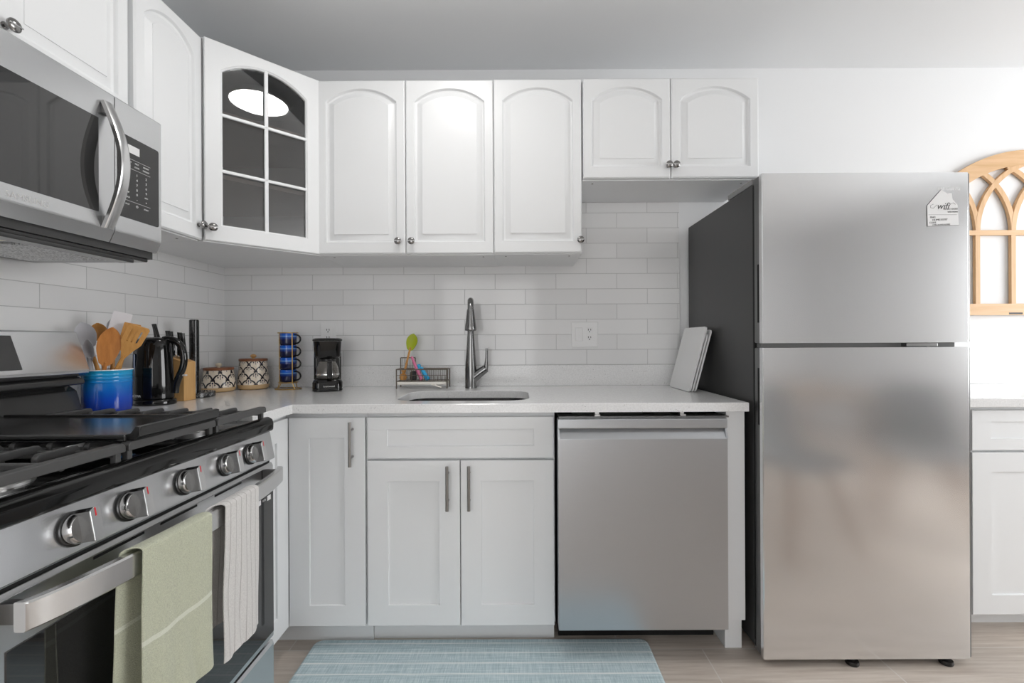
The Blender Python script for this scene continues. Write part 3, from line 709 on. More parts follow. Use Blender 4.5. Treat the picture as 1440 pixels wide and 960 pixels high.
# ------------------------------------------------------------------ towels on the oven handle
def towel(name, mats, label, y0, y1, zf, zb_, yb0, yb1, amp, seed, xo=0):
    """front layer hangs to zf, rear layer to zb_; rear layer spans yb0..yb1"""
    path = []; zt = .7735; xh = -.7130
    n1, n2, n3 = 26, 10, 26
    for i in range(n1): path.append((-.7290, zb_+(zt-zb_)*i/n1, 0))
    for i in range(n2+1):
        a = PI-PI*i/n2; path.append((xh+.0160*math.cos(a), zt+.0075*math.sin(a), .5))
    for i in range(1, n3+1): path.append((-.6970, zt-(zt-zf)*i/n3, 1))
    NU = 30; verts = []; uvs = []; L = len(path)
    for j, (x, z, s) in enumerate(path):
        for i in range(NU+1):
            u = i/NU
            w = min(1, max(0, (j-n1+2)/(n2-2))) if s != 1 else 1
            ya = yb0+(y0-yb0)*w; yb = yb1+(y1-yb1)*w
            y = ya+(yb-ya)*u
            hang = max(0, zt-z)/.37
            q = mnoise.noise((u*3.1+seed, z*3.0, s*3+seed))*amp*hang*1.6 + math.sin(u*9+seed+z*5)*amp*hang*.7
            xx = x + bow(yb0+(yb1-yb0)*u if j < n1 else y)*(1-.25*hang) - .002 + (abs(q)+.004*hang if s == 1 else -min(.006, abs(q)*.4))
            yy = y + mnoise.noise((z*6, seed, u*1.2))*.009*hang + (u-.5)*hang*.012
            zz = z + (mnoise.noise((u*4, seed, 2))*.007*hang if s != .5 else 0) - (.006*math.sin(u*PI) if s == 1 else 0)*hang
            verts.append(Vector((xx, yy, zz))); uvs.append((u, j/(L-1)))
    k = NU+1; th = .0022
    faces = [(j*k+i, j*k+i+1, (j+1)*k+i+1, (j+1)*k+i) for j in range(L-1) for i in range(NU)]
    g = G(); g.add(verts, faces, 0, uvs)
    bmesh.ops.recalc_face_normals(g.bm, faces=g.bm.faces)
    bmesh.ops.solidify(g.bm, geom=g.bm.faces[:], thickness=th)
    return single(name, g, mats, label, 'towel', smooth=70)
towel('dish_towel', 'towel_green', 'sage green towel with a thin pale stripe over the oven handle', .800, .966, .452, .36, .785, .94, .008, 3.3)
towel('dish_towel', 'towel_white', 'white towel with thin grey stripes hanging at the far end of the oven handle', 1.012, 1.148, .428, .49, .985, 1.12, .008, 8.1)

# ------------------------------------------------------------------ microwave
t = thing('microwave', 'stainless steel over-the-range microwave with curved bar handle', 'microwave', (-1.28, 1.01, 1.40))
MX1 = -1.085; zt_, zb_m = 1.806, 1.411
g = G(); g.box(XL+.009, -1.112, RY0, RY1, 1.392, 1.806, .001); part('body', g, 'black_metal_side', t)
pr = [(-1.111, 1.411), (-1.100, 1.411), (-1.0855, 1.442), (MX1, 1.446), (MX1, 1.803), (-1.087, 1.806), (-1.111, 1.806)]
g = G(); g.prism(pr, 'y', RY0, 1.2275, .001); md = part('door', g, 'range_steel', t)
g = G(); g.prism(pr, 'y', 1.2295, RY1, .001); mp_ = part('control_housing', g, 'range_steel', t)
g = G(); g.box(MX1-.001, MX1+.0012, .668, 1.180, 1.480, 1.724, .0006); part('window', g, 'dark_glass', md)
g = G(); g.prism(rrect(1.236, 1.377, 1.487, 1.717, .006, 3), 'x', MX1-.001, MX1+.0012); part('keypad', g, 'panel_black', mp_)
g = G(); g.box(MX1+.0013, MX1+.0016, 1.268, 1.307, 1.672, 1.694)
for z in (1.655, 1.628, 1.536): g.box(MX1+.0013, MX1+.0016, 1.25, 1.345, z, z+.0006)
cols = (1.266, 1.298, 1.330)
for z, row in ((1.647, ('POPCORN', 'MELT', 'REHEAT')), (1.637, ('POTATO', 'COOK', 'DEFROST')), (1.615, ('', '1', '2')), (1.601, ('', '4', '3')), (1.587, ('-', '7', '6')), (1.573, ('', '8', '9')), (1.560, ('KEEP', '0', 'ADD')), (1.546, ('HOLD', '-', '+')), (1.526, ('STOP', 'O', 'START'))):
    for y, q in zip(cols, row):
        if q: g.text(q, .0095 if len(q) == 1 else .0055, MX(MX1+.0015, y, z))
part('lettering', g, 'print_white', mp_, weld=False)
g = G(); g.text('SAMSUNG', .020, MX(MX1+.0003, 1.03-.02, 1.458)); part('lettering', g, 'aluminium', md, weld=False)
# bow handle
g = G(); lo = []; hy0, hy1 = 1.186, 1.214
for i in range(25):
    s = i/24; z = 1.440+.333*s; b = math.sin(PI*s)
    x = MX1+.012+.046*b; th = .013
    dy = -.004
    lo.append([(x-th, hy0, z), (x-th, hy1, z), (x-.003, hy1, z), (x, hy1-.006, z), (x, hy0+.006, z), (x-.003, hy0, z)])
g.loft(lo); part('handle', g, 'steel_bright', md)
for z0, z1 in ((1.440, 1.478), (1.735, 1.773)):
    g = G(); g.box(MX1-.0005, MX1+.012, hy0+.003, hy1-.003, z0+.006, z1-.006, .001); part('handle_mount', g, 'steel_dark_side', md)
# underside
g = G(); g.box(-1.46, -1.118, RY0+.01, RY1-.01, 1.382, 1.3925, .003); g.box(-1.16, -1.118, RY0+.02, RY1-.06, 1.372, 1.3825, .002); us = part('bottom_plate', g, 'panel_black', t)
for y0 in (.70, 1.10):
    g = G(); g.box(-1.42, -1.175, y0, y0+.22, 1.3785, 1.3825, .001); f_ = part('grease_filter', g, 'filter_mesh', us)
g = G(); g.box(-1.27, -1.19, .96, 1.06, 1.378, 1.3825, .001); part('lamp_lens', g, 'warm_lens', us)

# ------------------------------------------------------------------ wall plates
def duplex(g, x, z, y):
    for dz in (.019, -.019):
        for dx in (-.006, .006): g.box(x+dx-.0014, x+dx+.0014, y-.0006, y, z+dz+.001, z+dz+.010)
        g.lathe([(.0001, 0), (.0028, 0), (.0028, .0006), (.0001, .0006)], (0, 0, 0), 10, M=T((x, y, z+dz-.0055)) @ Matrix.Rotation(PI/2, 4, 'X'))
yp = YB-.008
t = thing('wall_outlet', 'white double wall plate with rocker switch and socket right of the faucet', 'outlet', (.338, yp, 1.107))
g = G(); g.box(.272, .404, yp-.006, yp, 1.107, 1.234, .0025); part('plate', g, 'white_plastic', t)
g = G(); g.box(.292, .326, yp-.0105, yp-.006, 1.137, 1.204, .0015); part('rocker_switch', g, 'white_plastic', t)
g = G(); g.box(.344, .379, yp-.0078, yp-.006, 1.137, 1.204, .0008); sk_ = part('socket', g, 'white_plastic', t)
g = G(); duplex(g, .3615, 1.170, yp-.0078); part('slots', g, 'slot_dark', sk_)
t = thing('wall_outlet', 'white single wall socket behind the coffee maker', 'outlet', (-.953, yp, 1.107))
g = G(); g.box(-.991, -.915, yp-.006, yp, 1.115, 1.236, .0025); part('plate', g, 'white_plastic', t)
g = G(); g.box(-.971, -.936, yp-.0078, yp-.006, 1.142, 1.209, .0008); sk_ = part('socket', g, 'white_plastic', t)
g = G(); duplex(g, -.9535, 1.1755, yp-.0078); part('slots', g, 'slot_dark', sk_)

# ------------------------------------------------------------------ arched wooden window decor
t = thing('wall_decor', 'arched natural wood window-frame wall decor with gothic tracery right of the fridge', 'wall decor', (2.55, YB-.02, 1.255))
s = .003566; SX = lambda px: (px-728)*s; SZ = lambda py: CAMH+(479-py)*s
cx = 1452; y0_, y1_ = YB-.022, YB-.004
R = 185; zc = 213.5+R
g = G(); ol = []; il = []
for i in range(41):
    a = math.asin(133.5/R); tt = -a+2*a*i/40; ol.append((SX(cx+R*math.sin(tt)), SZ(zc-R*math.cos(tt))))
    r2 = R-21; a2_ = math.asin(118.5/r2); t2 = -a2_+2*a2_*i/40; il.append((SX(cx+r2*math.sin(t2)), SZ(zc-r2*math.cos(t2))))
outer_ = [(SX(cx-133.5), SZ(446)), (SX(cx+133.5), SZ(446))][::-1]; inner_ = [(SX(cx+118.5), SZ(430)), (SX(cx-118.5), SZ(430))]
O = ol+outer_; I = il+inner_
d3 = lambda P, y: [(p[0], y, p[1]) for p in P]
g.ring(d3(O, y0_), d3(I, y0_)); g.ring(d3(O, y1_), d3(I, y1_)); g.loft([d3(O, y0_), d3(O, y1_)], cap0=False, cap1=False); g.loft([d3(I, y0_), d3(I, y1_)], cap0=False, cap1=False)
part('frame', g, 'wood_pine_x', t)
posts = [cx-126+50.4*i for i in range(6)]
for px in posts[1:5]:
    g = G(); g.box(SX(px-3.3), SX(px+3.3), y0_+.002, y1_-.001, SZ(431), SZ(329), .001); part('mullion', g, 'wood_pine', t)
g = G(); g.box(SX(cx-119), SX(cx+119), y0_+.001, y1_-.002, SZ(333.5), SZ(326.5), .001); part('crossbar', g, 'wood_pine_x', t)
for i, px in enumerate(posts):
    for sgn in (-1, 1):
        pts = []
        for k in range(60):
            tt = k/59*1.45; X = px+sgn*(101-101*math.cos(tt)); Z = 328-101*math.sin(tt)
            if math.hypot(X-cx, Z-zc) > R-19 and Z < zc: break
            if abs(X-cx) > 119.5: break
            pts.append((X, Z))
        if len(pts) < 8: continue
        g = G(); lo = []
        for k, (X, Z) in enumerate(pts):
            a_, b_ = pts[max(0, k-1)], pts[min(len(pts)-1, k+1)]; d = Vector((b_[0]-a_[0], b_[1]-a_[1])).normalized(); nx, nz = -d.y*3.3, d.x*3.3
            off = .0012 if sgn > 0 else .002
            lo.append([(SX(X+nx), y0_+off, SZ(Z+nz)), (SX(X-nx), y0_+off, SZ(Z-nz)), (SX(X-nx), y1_-.001, SZ(Z-nz)), (SX(X+nx), y1_-.001, SZ(Z+nz))])
        g.loft(lo); part('tracery_rib', g, 'wood_pine', t)
g = G(); g.box(SX(1419), SX(1438), y0_-.001, y0_, SZ(445), SZ(442.5)); part('tag', g, 'ink', t)

# ------------------------------------------------------------------ kitchen mat
g = G(); lo = []
for z, i_ in ((0.0005, .004), (.004, .0), (.011, .0), (.014, .004), (.015, .010)):
    lo.append(o3(rrect(-.765+i_, .481-i_, 1.20+i_, 1.722-i_, .03, 5), z))
g.loft(lo); single('kitchen_mat', g, 'mat_fabric', 'pale teal woven kitchen mat with thin white stripes on the floor before the sink', 'rug')

# ------------------------------------------------------------------ counter objects
ZT = .9145
def shell(prof_out, th, bottom=.004):
    """closed vessel profile from an outer (r,z) profile"""
    inner = [(max(.001, r-th), max(z, bottom)) for r, z in prof_out][::-1]
    return [(.0001, prof_out[0][1])]+prof_out+[(prof_out[-1][0]-th/2, prof_out[-1][1]+th*.4)]+inner+[(.0001, bottom)]
# utensil crock
cxk, cyk = -1.326, 1.470
t = thing('utensil_crock', 'glossy blue ceramic utensil crock next to the range', 'crock', (cxk, cyk, ZT))
P = [(.057, 0), (.061, .004), (.0625, .02), (.0625, .098), (.0640, .101), (.0625, .104), (.0625, .109), (.0640, .112), (.0625, .115), (.0625, .120), (.0640, .123), (.0626, .126), (.063, .132), (.066, .138)]
g = G(); g.lathe(P, (cxk, cyk, ZT), 56); g.lathe([(.066, .138), (.0645, .1405), (.062, .139), (.058, .126), (.058, .006), (.0001, .006)], (cxk, cyk, ZT), 56, m=1); g.lathe([(.0001, .0), (.057, 0)], (cxk, cyk, ZT), 56, m=1)
part('pot', g, ['glaze_crock', 'white_plastic'], t)
# utensils: frame with local z along the shaft, local x = broad side
def ufr(base, top, roll=0):
    a = Vector(base); b = Vector(top); d = (b-a); L = d.length; q = d.to_track_quat('Z', 'X').to_matrix().to_4x4()
    return T(a) @ q @ RZ(roll), L
def facing(base, top):
    """roll so that local y points towards the room (camera)"""
    M, L = ufr(base, top); best = 0; bd = 9
    for i in range(72):
        r = i*PI/36; y = (M @ RZ(r)).to_3x3() @ Vector((0, 1, 0)); v = y.dot(Vector((.62, -.78, 0)))
        if -v < bd: bd = -v; best = r
    return M @ RZ(best), L
def blade(g, M, outline, z0, th=.004, m=0, bowl=0, ny=1):
    """outline: (half width, z) list; makes a thin curved blade"""
    loF = []; 
    for w, z in outline:
        row = []
        K = 8
        for i in range(K+1):
            u = -1+2*i/K; row.append(M @ Vector((w*u, -bowl*(1-u*u)*math.sin(PI*min(1, max(0, (z-z0)/(outline[-1][1]-z0)))) + th/2, z)))
        for i in range(K, -1, -1):
            u = -1+2*i/K; row.append(M @ Vector((w*u, -bowl*(1-u*u)*math.sin(PI*min(1, max(0, (z-z0)/(outline[-1][1]-z0)))) - th/2, z)))
        loF.append(row)
    g.loft(loF, m=m)
def spoonout(L0, L, w, n=14):
    out = [(.0045, L0)]
    for i in range(1, n+1):
        s = i/n; out.append((max(.0008, w*math.sin(PI*min(.999, .10+.90*s**1.35))**.62 if s < .99 else .002), L0+(L-L0)*s))
    return out
base_z = ZT+.008
def utensil(name, label, cat, bx, by, tx, ty, tz, kind, matn, w, head, handle=None, hm=None, rollx=0):
    M, L = facing((cxk+bx, cyk+by, base_z), (tx, ty, tz)); M = M @ RZ(rollx)
    t = thing(name, label, cat, (cxk+bx, cyk+by, base_z), group=None)
    hm = hm or matn
    g = G(); pts = [M @ Vector((0, 0, z)) for z in (0, L*.3, L-head*.9)]; g.tube(pts, [.0062, .0058, .0052], 12); part('handle', g, hm, t)
    if hm != matn:
        g = G(); g.tube([M @ Vector((0, 0, z)) for z in (L-head-.030, L-head, L-head*.8)], [.0068, .006, .006], 12); part('collar', g, matn, t)
    g = G()
    if kind == 'spoon': blade(g, M, spoonout(L-head, L, w), L-head, .006, 0, .012)
    elif kind == 'flat': blade(g, M, spoonout(L-head, L, w), L-head, .007, 0, .002)
    elif kind == 'ladle':
        g.sphere((0, 0, 0), w, (1, .75, 1.15), M=Matrix.Identity(4)); bmesh.ops.bisect_plane(g.bm, geom=g.bm.verts[:]+g.bm.edges[:]+g.bm.faces[:], plane_co=(0, .012, 0), plane_no=(0, 1, 0), clear_outer=False)
        g.xf(M @ T((0, .0, L-w*1.05)))
    elif kind == 'spatula':
        o_ = [(.006, L-head), (.014, L-head*.9), (w*.8, L-head*.72), (w, L-head*.5), (w, L-.004), (w*.96, L)]
        blade(g, M, o_, L-head, .004, 0, 0)
    elif kind == 'slotted':
        y = .0035; z0 = L-head; hw = w
        outl = [(-.005, z0), (.005, z0), (hw*.55, z0+head*.28), (hw*.95, z0+head*.50), (hw, L-.004), (hw*.8, L), (-hw*.8, L+.003), (-hw, L-.003), (-hw*.95, z0+head*.50), (-hw*.55, z0+head*.28)]
        g2 = G(); holes = [[(a-.0022, z0+head*.52), (a+.0022, z0+head*.52), (a+.0022, L-head*.12), (a-.0022, L-head*.12)] for a in (-.012, 0, .012)]
        dd = lambda P, yy: [Vector((p[0], yy, p[1])) for p in P]
        for yy in (-y, y):
            tr = geometry.tessellate_polygon([dd(outl, yy)]+[dd(h, yy) for h in holes]); vs = dd(outl, yy)+[v for h in holes for v in dd(h, yy)]; g.add(vs, tr)
        for P_ in [outl]+holes: g.loft([dd(P_, -y), dd(P_, y)], cap0=False, cap1=False)
        g.xf(M)
    part('head', g, matn, t)
utensil('serving_spoon', 'pale grey silicone spoon leaning furthest left in the blue crock', 'utensil', .015, .0, -1.392, 1.452, 1.205, 'spoon', 'silicone_grey', .026, .085, hm='wood_spatula')
utensil('wooden_ladle', 'wooden spoon low at the left of the blue crock, behind the pale spoon', 'utensil', -.01, .02, -1.385, 1.50, 1.205, 'spoon', 'wood_spatula', .022, .06)
utensil('turner', 'pale translucent flat turner rising highest out of the blue crock', 'utensil', -.045, -.005, -1.312, 1.515, 1.240, 'spatula', 'silicone_pale', .025, .115)
utensil('ladle', 'grey ladle with a wood handle behind the round wooden spoon', 'utensil', -.02, .03, -1.355, 1.535, 1.225, 'spoon', 'silicone_grey', .022, .07, hm='wood_spatula')
utensil('serving_spoon', 'dark grey silicone spoon right of the pale spoon, its handle of wood', 'utensil', -.01, -.03, -1.348, 1.425, 1.150, 'spoon', 'silicone_grey', .013, .07, hm='wood_spatula')
utensil('wooden_spoon', 'wide orange-brown wooden spoon in the middle of the blue crock', 'utensil', -.01, -.03, -1.268, 1.425, 1.188, 'flat', 'wood_spoon', .029, .125)
utensil('slotted_spatula', 'light wooden slotted spatula leaning right in the blue crock', 'utensil', -.035, -.012, -1.205, 1.452, 1.190, 'slotted', 'wood_spatula', .028, .115)
utensil('wooden_spatula', 'plain wooden spatula right behind the slotted one in the blue crock', 'utensil', -.025, .025, -1.276, 1.510, 1.203, 'spatula', 'wood_spatula', .022, .10)

# kettle
kx, ky = -1.330, 1.665
t = thing('electric_kettle', 'glossy black electric kettle between the blue crock and knife block', 'kettle', (kx, ky, ZT))
g = G(); g.lathe([(.0001, 0), (.069, 0), (.071, .004), (.070, .016), (.066, .020), (.0001, .020)], (kx, ky, ZT), 48, sy=.85); part('power_base', g, 'black_gloss', t)
g = G(); lo = []
for z, r in ((.021, .063), (.024, .0665), (.05, .067), (.12, .065), (.18, .061), (.215, .058), (.232, .054), (.240, .045), (.244, .030), (.2455, .001)):
    lo.append([(kx+r*math.cos(a)*1.0-.004, ky+r*math.sin(a)*.85, ZT+z) for a in [2*PI*k/48 for k in range(48)]])
g.loft(lo); part('body', g, 'black_gloss', t)
g = G()
D = Vector((.97, .22, 0)).normalized()
pts = [(.030, .236), (.050, .237), (.074, .227), (.090, .202), (.096, .168), (.092, .132), (.080, .100), (.070, .070), (.066, .040)]
from mathutils import geometry as _g
P3 = [Vector((kx, ky, ZT+z))+D*r for r, z in pts]
dense = []
for i in range(len(P3)-1):
    p0, p1, p2, p3 = P3[max(0, i-1)], P3[i], P3[i+1], P3[min(len(P3)-1, i+2)]
    for k in range(5):
        u = k/5; dense.append(.5*((2*p1)+(-p0+p2)*u+(2*p0-5*p1+4*p2-p3)*u*u+(-p0+3*p1-3*p2+p3)*u**3))
dense.append(P3[-1]); g.tube(dense, [.0125-.001*math.sin(PI*i/len(dense)) for i in range(len(dense))], 14); part('handle', g, 'black_gloss', t)
g = G(); d2_ = Vector((.30, -.95, 0)).normalized()
g.box(-.008, .008, -.001, .003, .065, .185, .003, M=T((kx-.036, ky-.0475, ZT)) @ RZ(-.62)); part('water_gauge', g, 'blue_window', t, label='narrow blue-grey water level window')
g = G(); g.box(-.011, .011, -.006, .006, -.003, .003, .002, M=T((kx, ky, ZT+.104)) @ T(D*.094)); part('switch', g, 'silicone_pale', t)
g = G(); 
g.text('NICONA', .0125, T((kx-.022, ky-.0560, ZT+.036)) @ RZ(-.30) @ Matrix.Rotation(PI/2, 4, 'X')); part('lettering', g, 'print_white', t, weld=False)

# knife block with knives
bx0, bx1, by0, by1 = -1.398, -1.278, 1.742, 1.806
t = thing('knife_block', 'light wood knife block behind the black kettle', 'knife block', ((bx0+bx1)/2, (by0+by1)/2, ZT))
g = G(); g.prism([(bx0, ZT), (bx1, ZT), (bx1, ZT+.150), (bx0+.005, ZT+.19)], 'y', by0, by1, .002)
part('block', g, 'wood_block', t)
for i, (x, y, tilt, h) in enumerate(((-1.385, 1.760, .10, .112), (-1.357, 1.774, -.3, .094), (-1.336, 1.758, -.4, .098), (-1.318, 1.776, -.5, .100), (-1.297, 1.762, -.5, .104))):
    zb0 = ZT+.19-(x-bx0)/(.12)*.04+.001
    tt = thing('knife', ['black-handled knife at the left end of the knife block, handle highest', 'black-handled knife second from the left in the knife block', 'black-handled knife in the middle slot of the knife block', 'black-handled knife second from the right in the knife block', 'black-handled knife at the right end of the knife block'][i], 'knife', (x, y, zb0), 'knives in the wooden block')
    M = T((x, y, zb0)) @ Matrix.Rotation(-.10-tilt*.3, 4, 'Y')
    g = G(); g.box(-.0095, .0095, -.006, .006, 0, .010, .0015, M=M); part('bolster', g, 'chrome', tt)
    g = G(); lo = []
    for s in range(9):
        u = s/8; w = .0100+.0022*math.sin(u*PI*1.6+.3); dx = -.007*u*u
        lo.append([tuple(M @ Vector((dx+w*math.cos(a), .0072*math.sin(a), .010+(h-.010)*u))) for a in [2*PI*k/14 for k in range(14)]])
    g.loft(lo); part('handle', g, 'black_gloss', tt)

# paper towel holder
px_, py_ = -1.340, 1.885
t = thing('paper_towel_holder', 'black marble paper towel holder with upright pole and no roll', 'holder', (px_, py_, ZT))
g = G(); g.lathe([(.0001, 0), (.072, 0), (.074, .002), (.074, .018), (.071, .021), (.0001, .021)], (px_, py_, ZT), 48); part('base', g, 'marble_black', t)
g = G(); g.lathe([(.0175, .021), (.0175, .315), (.015, .319), (.0001, .319)], (px_, py_, ZT), 28); part('pole', g, 'marble_black', t)

# patterned canisters
BLK = (.010, .009, .018); CRM = (.80, .70, .58); TAN = (.62, .42, .22); DOT = (.03, .025, .05)
def canister(name, label, x, y, prof, h_lid, rl, kn, cell, rowh, zstart, ncell):
    t = thing(name, label, 'canister', (x, y, ZT)); SEG = 360
    # densify
    pr = []
    for (r0, z0), (r1, z1) in zip(prof, prof[1:]):
        n = max(1, int(abs(z1-z0)/.0008))
        for k in range(n): pr.append((r0+(r1-r0)*k/n, z0+(z1-z0)*k/n))
    pr.append(prof[-1])
    g = G(); lay = g.bm.loops.layers.float_color.new('Col')
    vs = [[g.bm.verts.new((x+r*math.cos(2*PI*k/SEG), y+r*math.sin(2*PI*k/SEG), ZT+z)) for k in range(SEG)] for r, z in pr]
    def f(tq):
        a = abs(tq)
        if a < .28: return .70+.30*math.sqrt(1-(a/.28)**2)
        s_ = (a-.28)/.72; return .64*(1-s_**2.2)
    def colr(k, z):
        u = k/SEG*ncell
        if z < zstart: return TAN
        v_ = (z-zstart)/rowh; 
        for row in range(-1, 8):
            sh = .5*(row % 2); uu = (u+sh) % 1; tq = (uu-.5)*2
            fy_ = row+f(tq); sl = (f(min(1, abs(tq)+.03))-f(max(0, abs(tq)-.03)))/.06*2/ (cell/rowh)
            dd_ = abs(v_-fy_)/math.sqrt(1+min(9, sl*sl))
            if dd_ < .105 and not (row < 0 and False): return BLK
            for (du, dvv, rr_) in ((0, .62, .10), (-.30, .36, .085), (.30, .36, .085)):
                if ((tq-du)*.5*cell/rowh)**2+(v_-row-dvv)**2 < rr_**2*1.3: return DOT
            if row >= 0 and abs(tq) < .05 and .06 < v_-row < .6: return (.22, .20, .22)
        return CRM
    for i in range(len(pr)-1):
        zm = (pr[i][1]+pr[i+1][1])/2
        for k in range(SEG):
            F = g.bm.faces.new((vs[i][k], vs[i][(k+1) % SEG], vs[i+1][(k+1) % SEG], vs[i+1][k])); c_ = colr(k+.5, zm)
            for lp in F.loops: lp[lay] = (*c_, 1)
    F = g.bm.faces.new(vs[0][::-1])
    for lp in F.loops: lp[lay] = (*TAN, 1)
    part('jar', g, 'canister_paint', t, weld=False, smooth=60)
    zt2 = prof[-1][1]
    g = G(); g.lathe([(.0001, 0), (rl, 0), (rl+.001, .002), (rl+.001, h_lid-.002), (rl-.001, h_lid), (.0001, h_lid)], (x, y, ZT+zt2+.0005), 48); l_ = part('lid', g, 'wood_lid', t)
    g = G(); g.lathe([(.006, 0), (.0065, .004), (.012, .008), (.0135, .013), (.011, .018), (.005, .021), (.0001, .0215)], (x, y, ZT+zt2+h_lid+.0006), 20); part('knob', g, kn, l_)
canister('canister', 'short black-and-cream patterned ceramic canister with dark wooden lid', -1.377, 2.095, [(.057, 0), (.065, .006), (.069, .022), (.067, .045), (.061, .078), (.058, .0975)], .011, .0595, 'cream_knob', .060, .034, .020, 7)
canister('canister', 'tall black-and-cream patterned ceramic canister with dark wooden lid', -1.278, 2.200, [(.056, 0), (.065, .006), (.0695, .022), (.068, .045), (.062, .09), (.060, .134)], .011, .0605, 'wood_block', .060, .031, .024, 7)

# mug rack
rx, ry = -1.095, 2.17
t = thing('mug_rack', 'gold wire mug rack holding four stacked blue mugs', 'mug rack', (rx, ry, ZT))
g = G(); wr = .0022
R0 = .042
for z, r in ((.013, R0), (.268, R0+.002)): 
    g.tube([(rx+r*math.cos(2*PI*k/32), ry+r*math.sin(2*PI*k/32), ZT+z+.02 if z < .1 else ZT+z) for k in range(32)], wr, 8, closed=True)
for a in (2.75, 4.15, 5.6, 1.2):
    a += 0
    c_, s_ = math.cos(a), math.sin(a)
    g.tube([(rx+c_*R0*1.42, ry+s_*R0*1.1, ZT+.002), (rx+c_*R0*1.02, ry+s_*R0*1.02, ZT+.033), (rx+c_*R0*1.02, ry+s_*R0*1.02, ZT+.26), (rx+c_*R0*1.02, ry+s_*R0*1.02, ZT+.268)], wr, 8)
g.tube([(rx+R0*1.42*math.cos(2*PI*k/32), ry+R0*1.15*math.sin(2*PI*k/32), ZT+.0026) for k in range(32)], wr, 8, closed=True)
for a in (0, PI/2): g.tube([(rx-R0*math.cos(a), ry-R0*math.sin(a), ZT+.033), (rx+R0*math.cos(a), ry+R0*math.sin(a), ZT+.033)], wr*.8, 8)
part('wire_frame', g, 'brass', t)
mug0 = None
names = ['bottom blue mug in the gold rack stack', 'second blue mug from the bottom of the gold rack stack', 'third blue mug from the bottom of the gold rack stack', 'topmost blue mug in the gold rack stack']
for i in range(4):
    z = ZT+.0355+i*.0580
    if i == 0:
        mug0 = thing('mug', names[0], 'mug', (rx, ry, z), 'stacked blue mugs')
        g = G(); g.lathe([(.0001, .001), (.030, .001), (.031, 0), (.033, .001), (.0365, .006), (.0375, .012), (.0378, .030), (.0378, .052), (.0375, .0560), (.036, .0575), (.0345, .056), (.0345, .02), (.03, .006), (.0001, .005)], (rx, ry, z), 40)
        part('cup', g, 'glaze_mug', mug0)
        g = G(); g.tube([(rx+.0355+.034*math.sin(PI*k/14)**.8, ry-.010-.012*math.sin(PI*k/14), z+.029-.021*math.cos(PI*k/14)) for k in range(15)], .0038, 10); part('handle', g, 'mug_black', mug0)
    else:
        c = mug0.copy(); COL.objects.link(c); c.location = (rx, ry, z); c['label'] = names[i]
        for ch in list(mug0.children):
            q = ch.copy(); COL.objects.link(q); q.parent = c

# coffee maker
cx_, cy_ = -.888, 2.125
t = thing('coffee_maker', 'small black drip coffee maker in front of the wall socket', 'coffee maker', (cx_, cy_, ZT))
g = G(); lo = []
def hull(z, w, f, b, k=.4): return o3([(cx_+p[0], cy_+p[1]) for p in rrect(-w, w, -f, b, .03, 5)], ZT+z)
g.loft([hull(0, .060, .078, .065), hull(.004, .064, .082, .068), hull(.040, .064, .082, .068), hull(.052, .058, .074, .065), hull(.055, .05, .06, .06)]); part('base', g, 'black_gloss', t)
g = G(); g.loft([o3([(cx_+p[0], cy_+p[1]) for p in rrect(-.060, .060, .030, .066, .012, 4)], ZT+z) for z in (.05, .17)]); part('column', g, 'black_gloss', t)
g = G(); g.loft([hull(.150, .050, .052, .062), hull(.160, .056, .062, .065), hull(.225, .060, .070, .066), hull(.228, .060, .070, .066)]); part('brew_head', g, 'black_gloss', t)
g = G(); g.loft([hull(.2285, .062, .072, .067), hull(.234, .064, .074, .068), hull(.239, .060, .070, .066), hull(.242, .05, .055, .055)]); part('lid', g, 'black_plastic', t)
g = G(); g.text('brentwood', .0105, T((cx_+.006, cy_-.0828, ZT+.024)) @ Matrix.Rotation(PI/2, 4, 'X')); part('lettering', g, 'print_white', t, weld=False)
t = thing('coffee_carafe', 'glass coffee carafe with black handle standing inside the coffee maker', 'carafe', (cx_, cy_-.028, ZT+.0565))
cc = (cx_, cy_-.028, ZT+.0565)
g = G(); g.lathe([(.0001, 0), (.040, 0), (.046, .006), (.049, .022), (.046, .05), (.037, .072), (.034, .078), (.0325, .078), (.0355, .071), (.0445, .049), (.0475, .022), (.0445, .008), (.039, .002), (.0001, .002)], cc, 40); part('glass_body', g, 'tint_glass', t)
g = G(); g.lathe([(.0495, .016), (.050, .017), (.050, .022), (.0492, .023), (.0492, .016)], cc, 40); part('band', g, 'chrome', t)
g = G(); g.lathe([(.034, .0785), (.036, .081), (.035, .089), (.02, .092), (.0001, .0925)], cc, 32); part('lid', g, 'black_plastic', t)
g = G(); g.box(cx_-.002, cx_+.020, cc[1]-.070, cc[1]-.056, cc[2]+.002, cc[2]+.076, .004).box(cx_-.002, cx_+.020, cc[1]-.066, cc[1]-.034, cc[2]+.072, cc[2]+.086, .003); part('handle', g, 'black_gloss', t)

cR = T((cx_, cy_, 0)) @ RZ(.39) @ T((-cx_, -cy_, 0))     # the coffee maker is turned to face the room
for o_ in [q for q in COL.objects if q.name in ('coffee_maker', 'coffee_carafe')]:
    l_ = cR @ o_.location; o_.location = l_; o_.rotation_euler = (0, 0, .39)

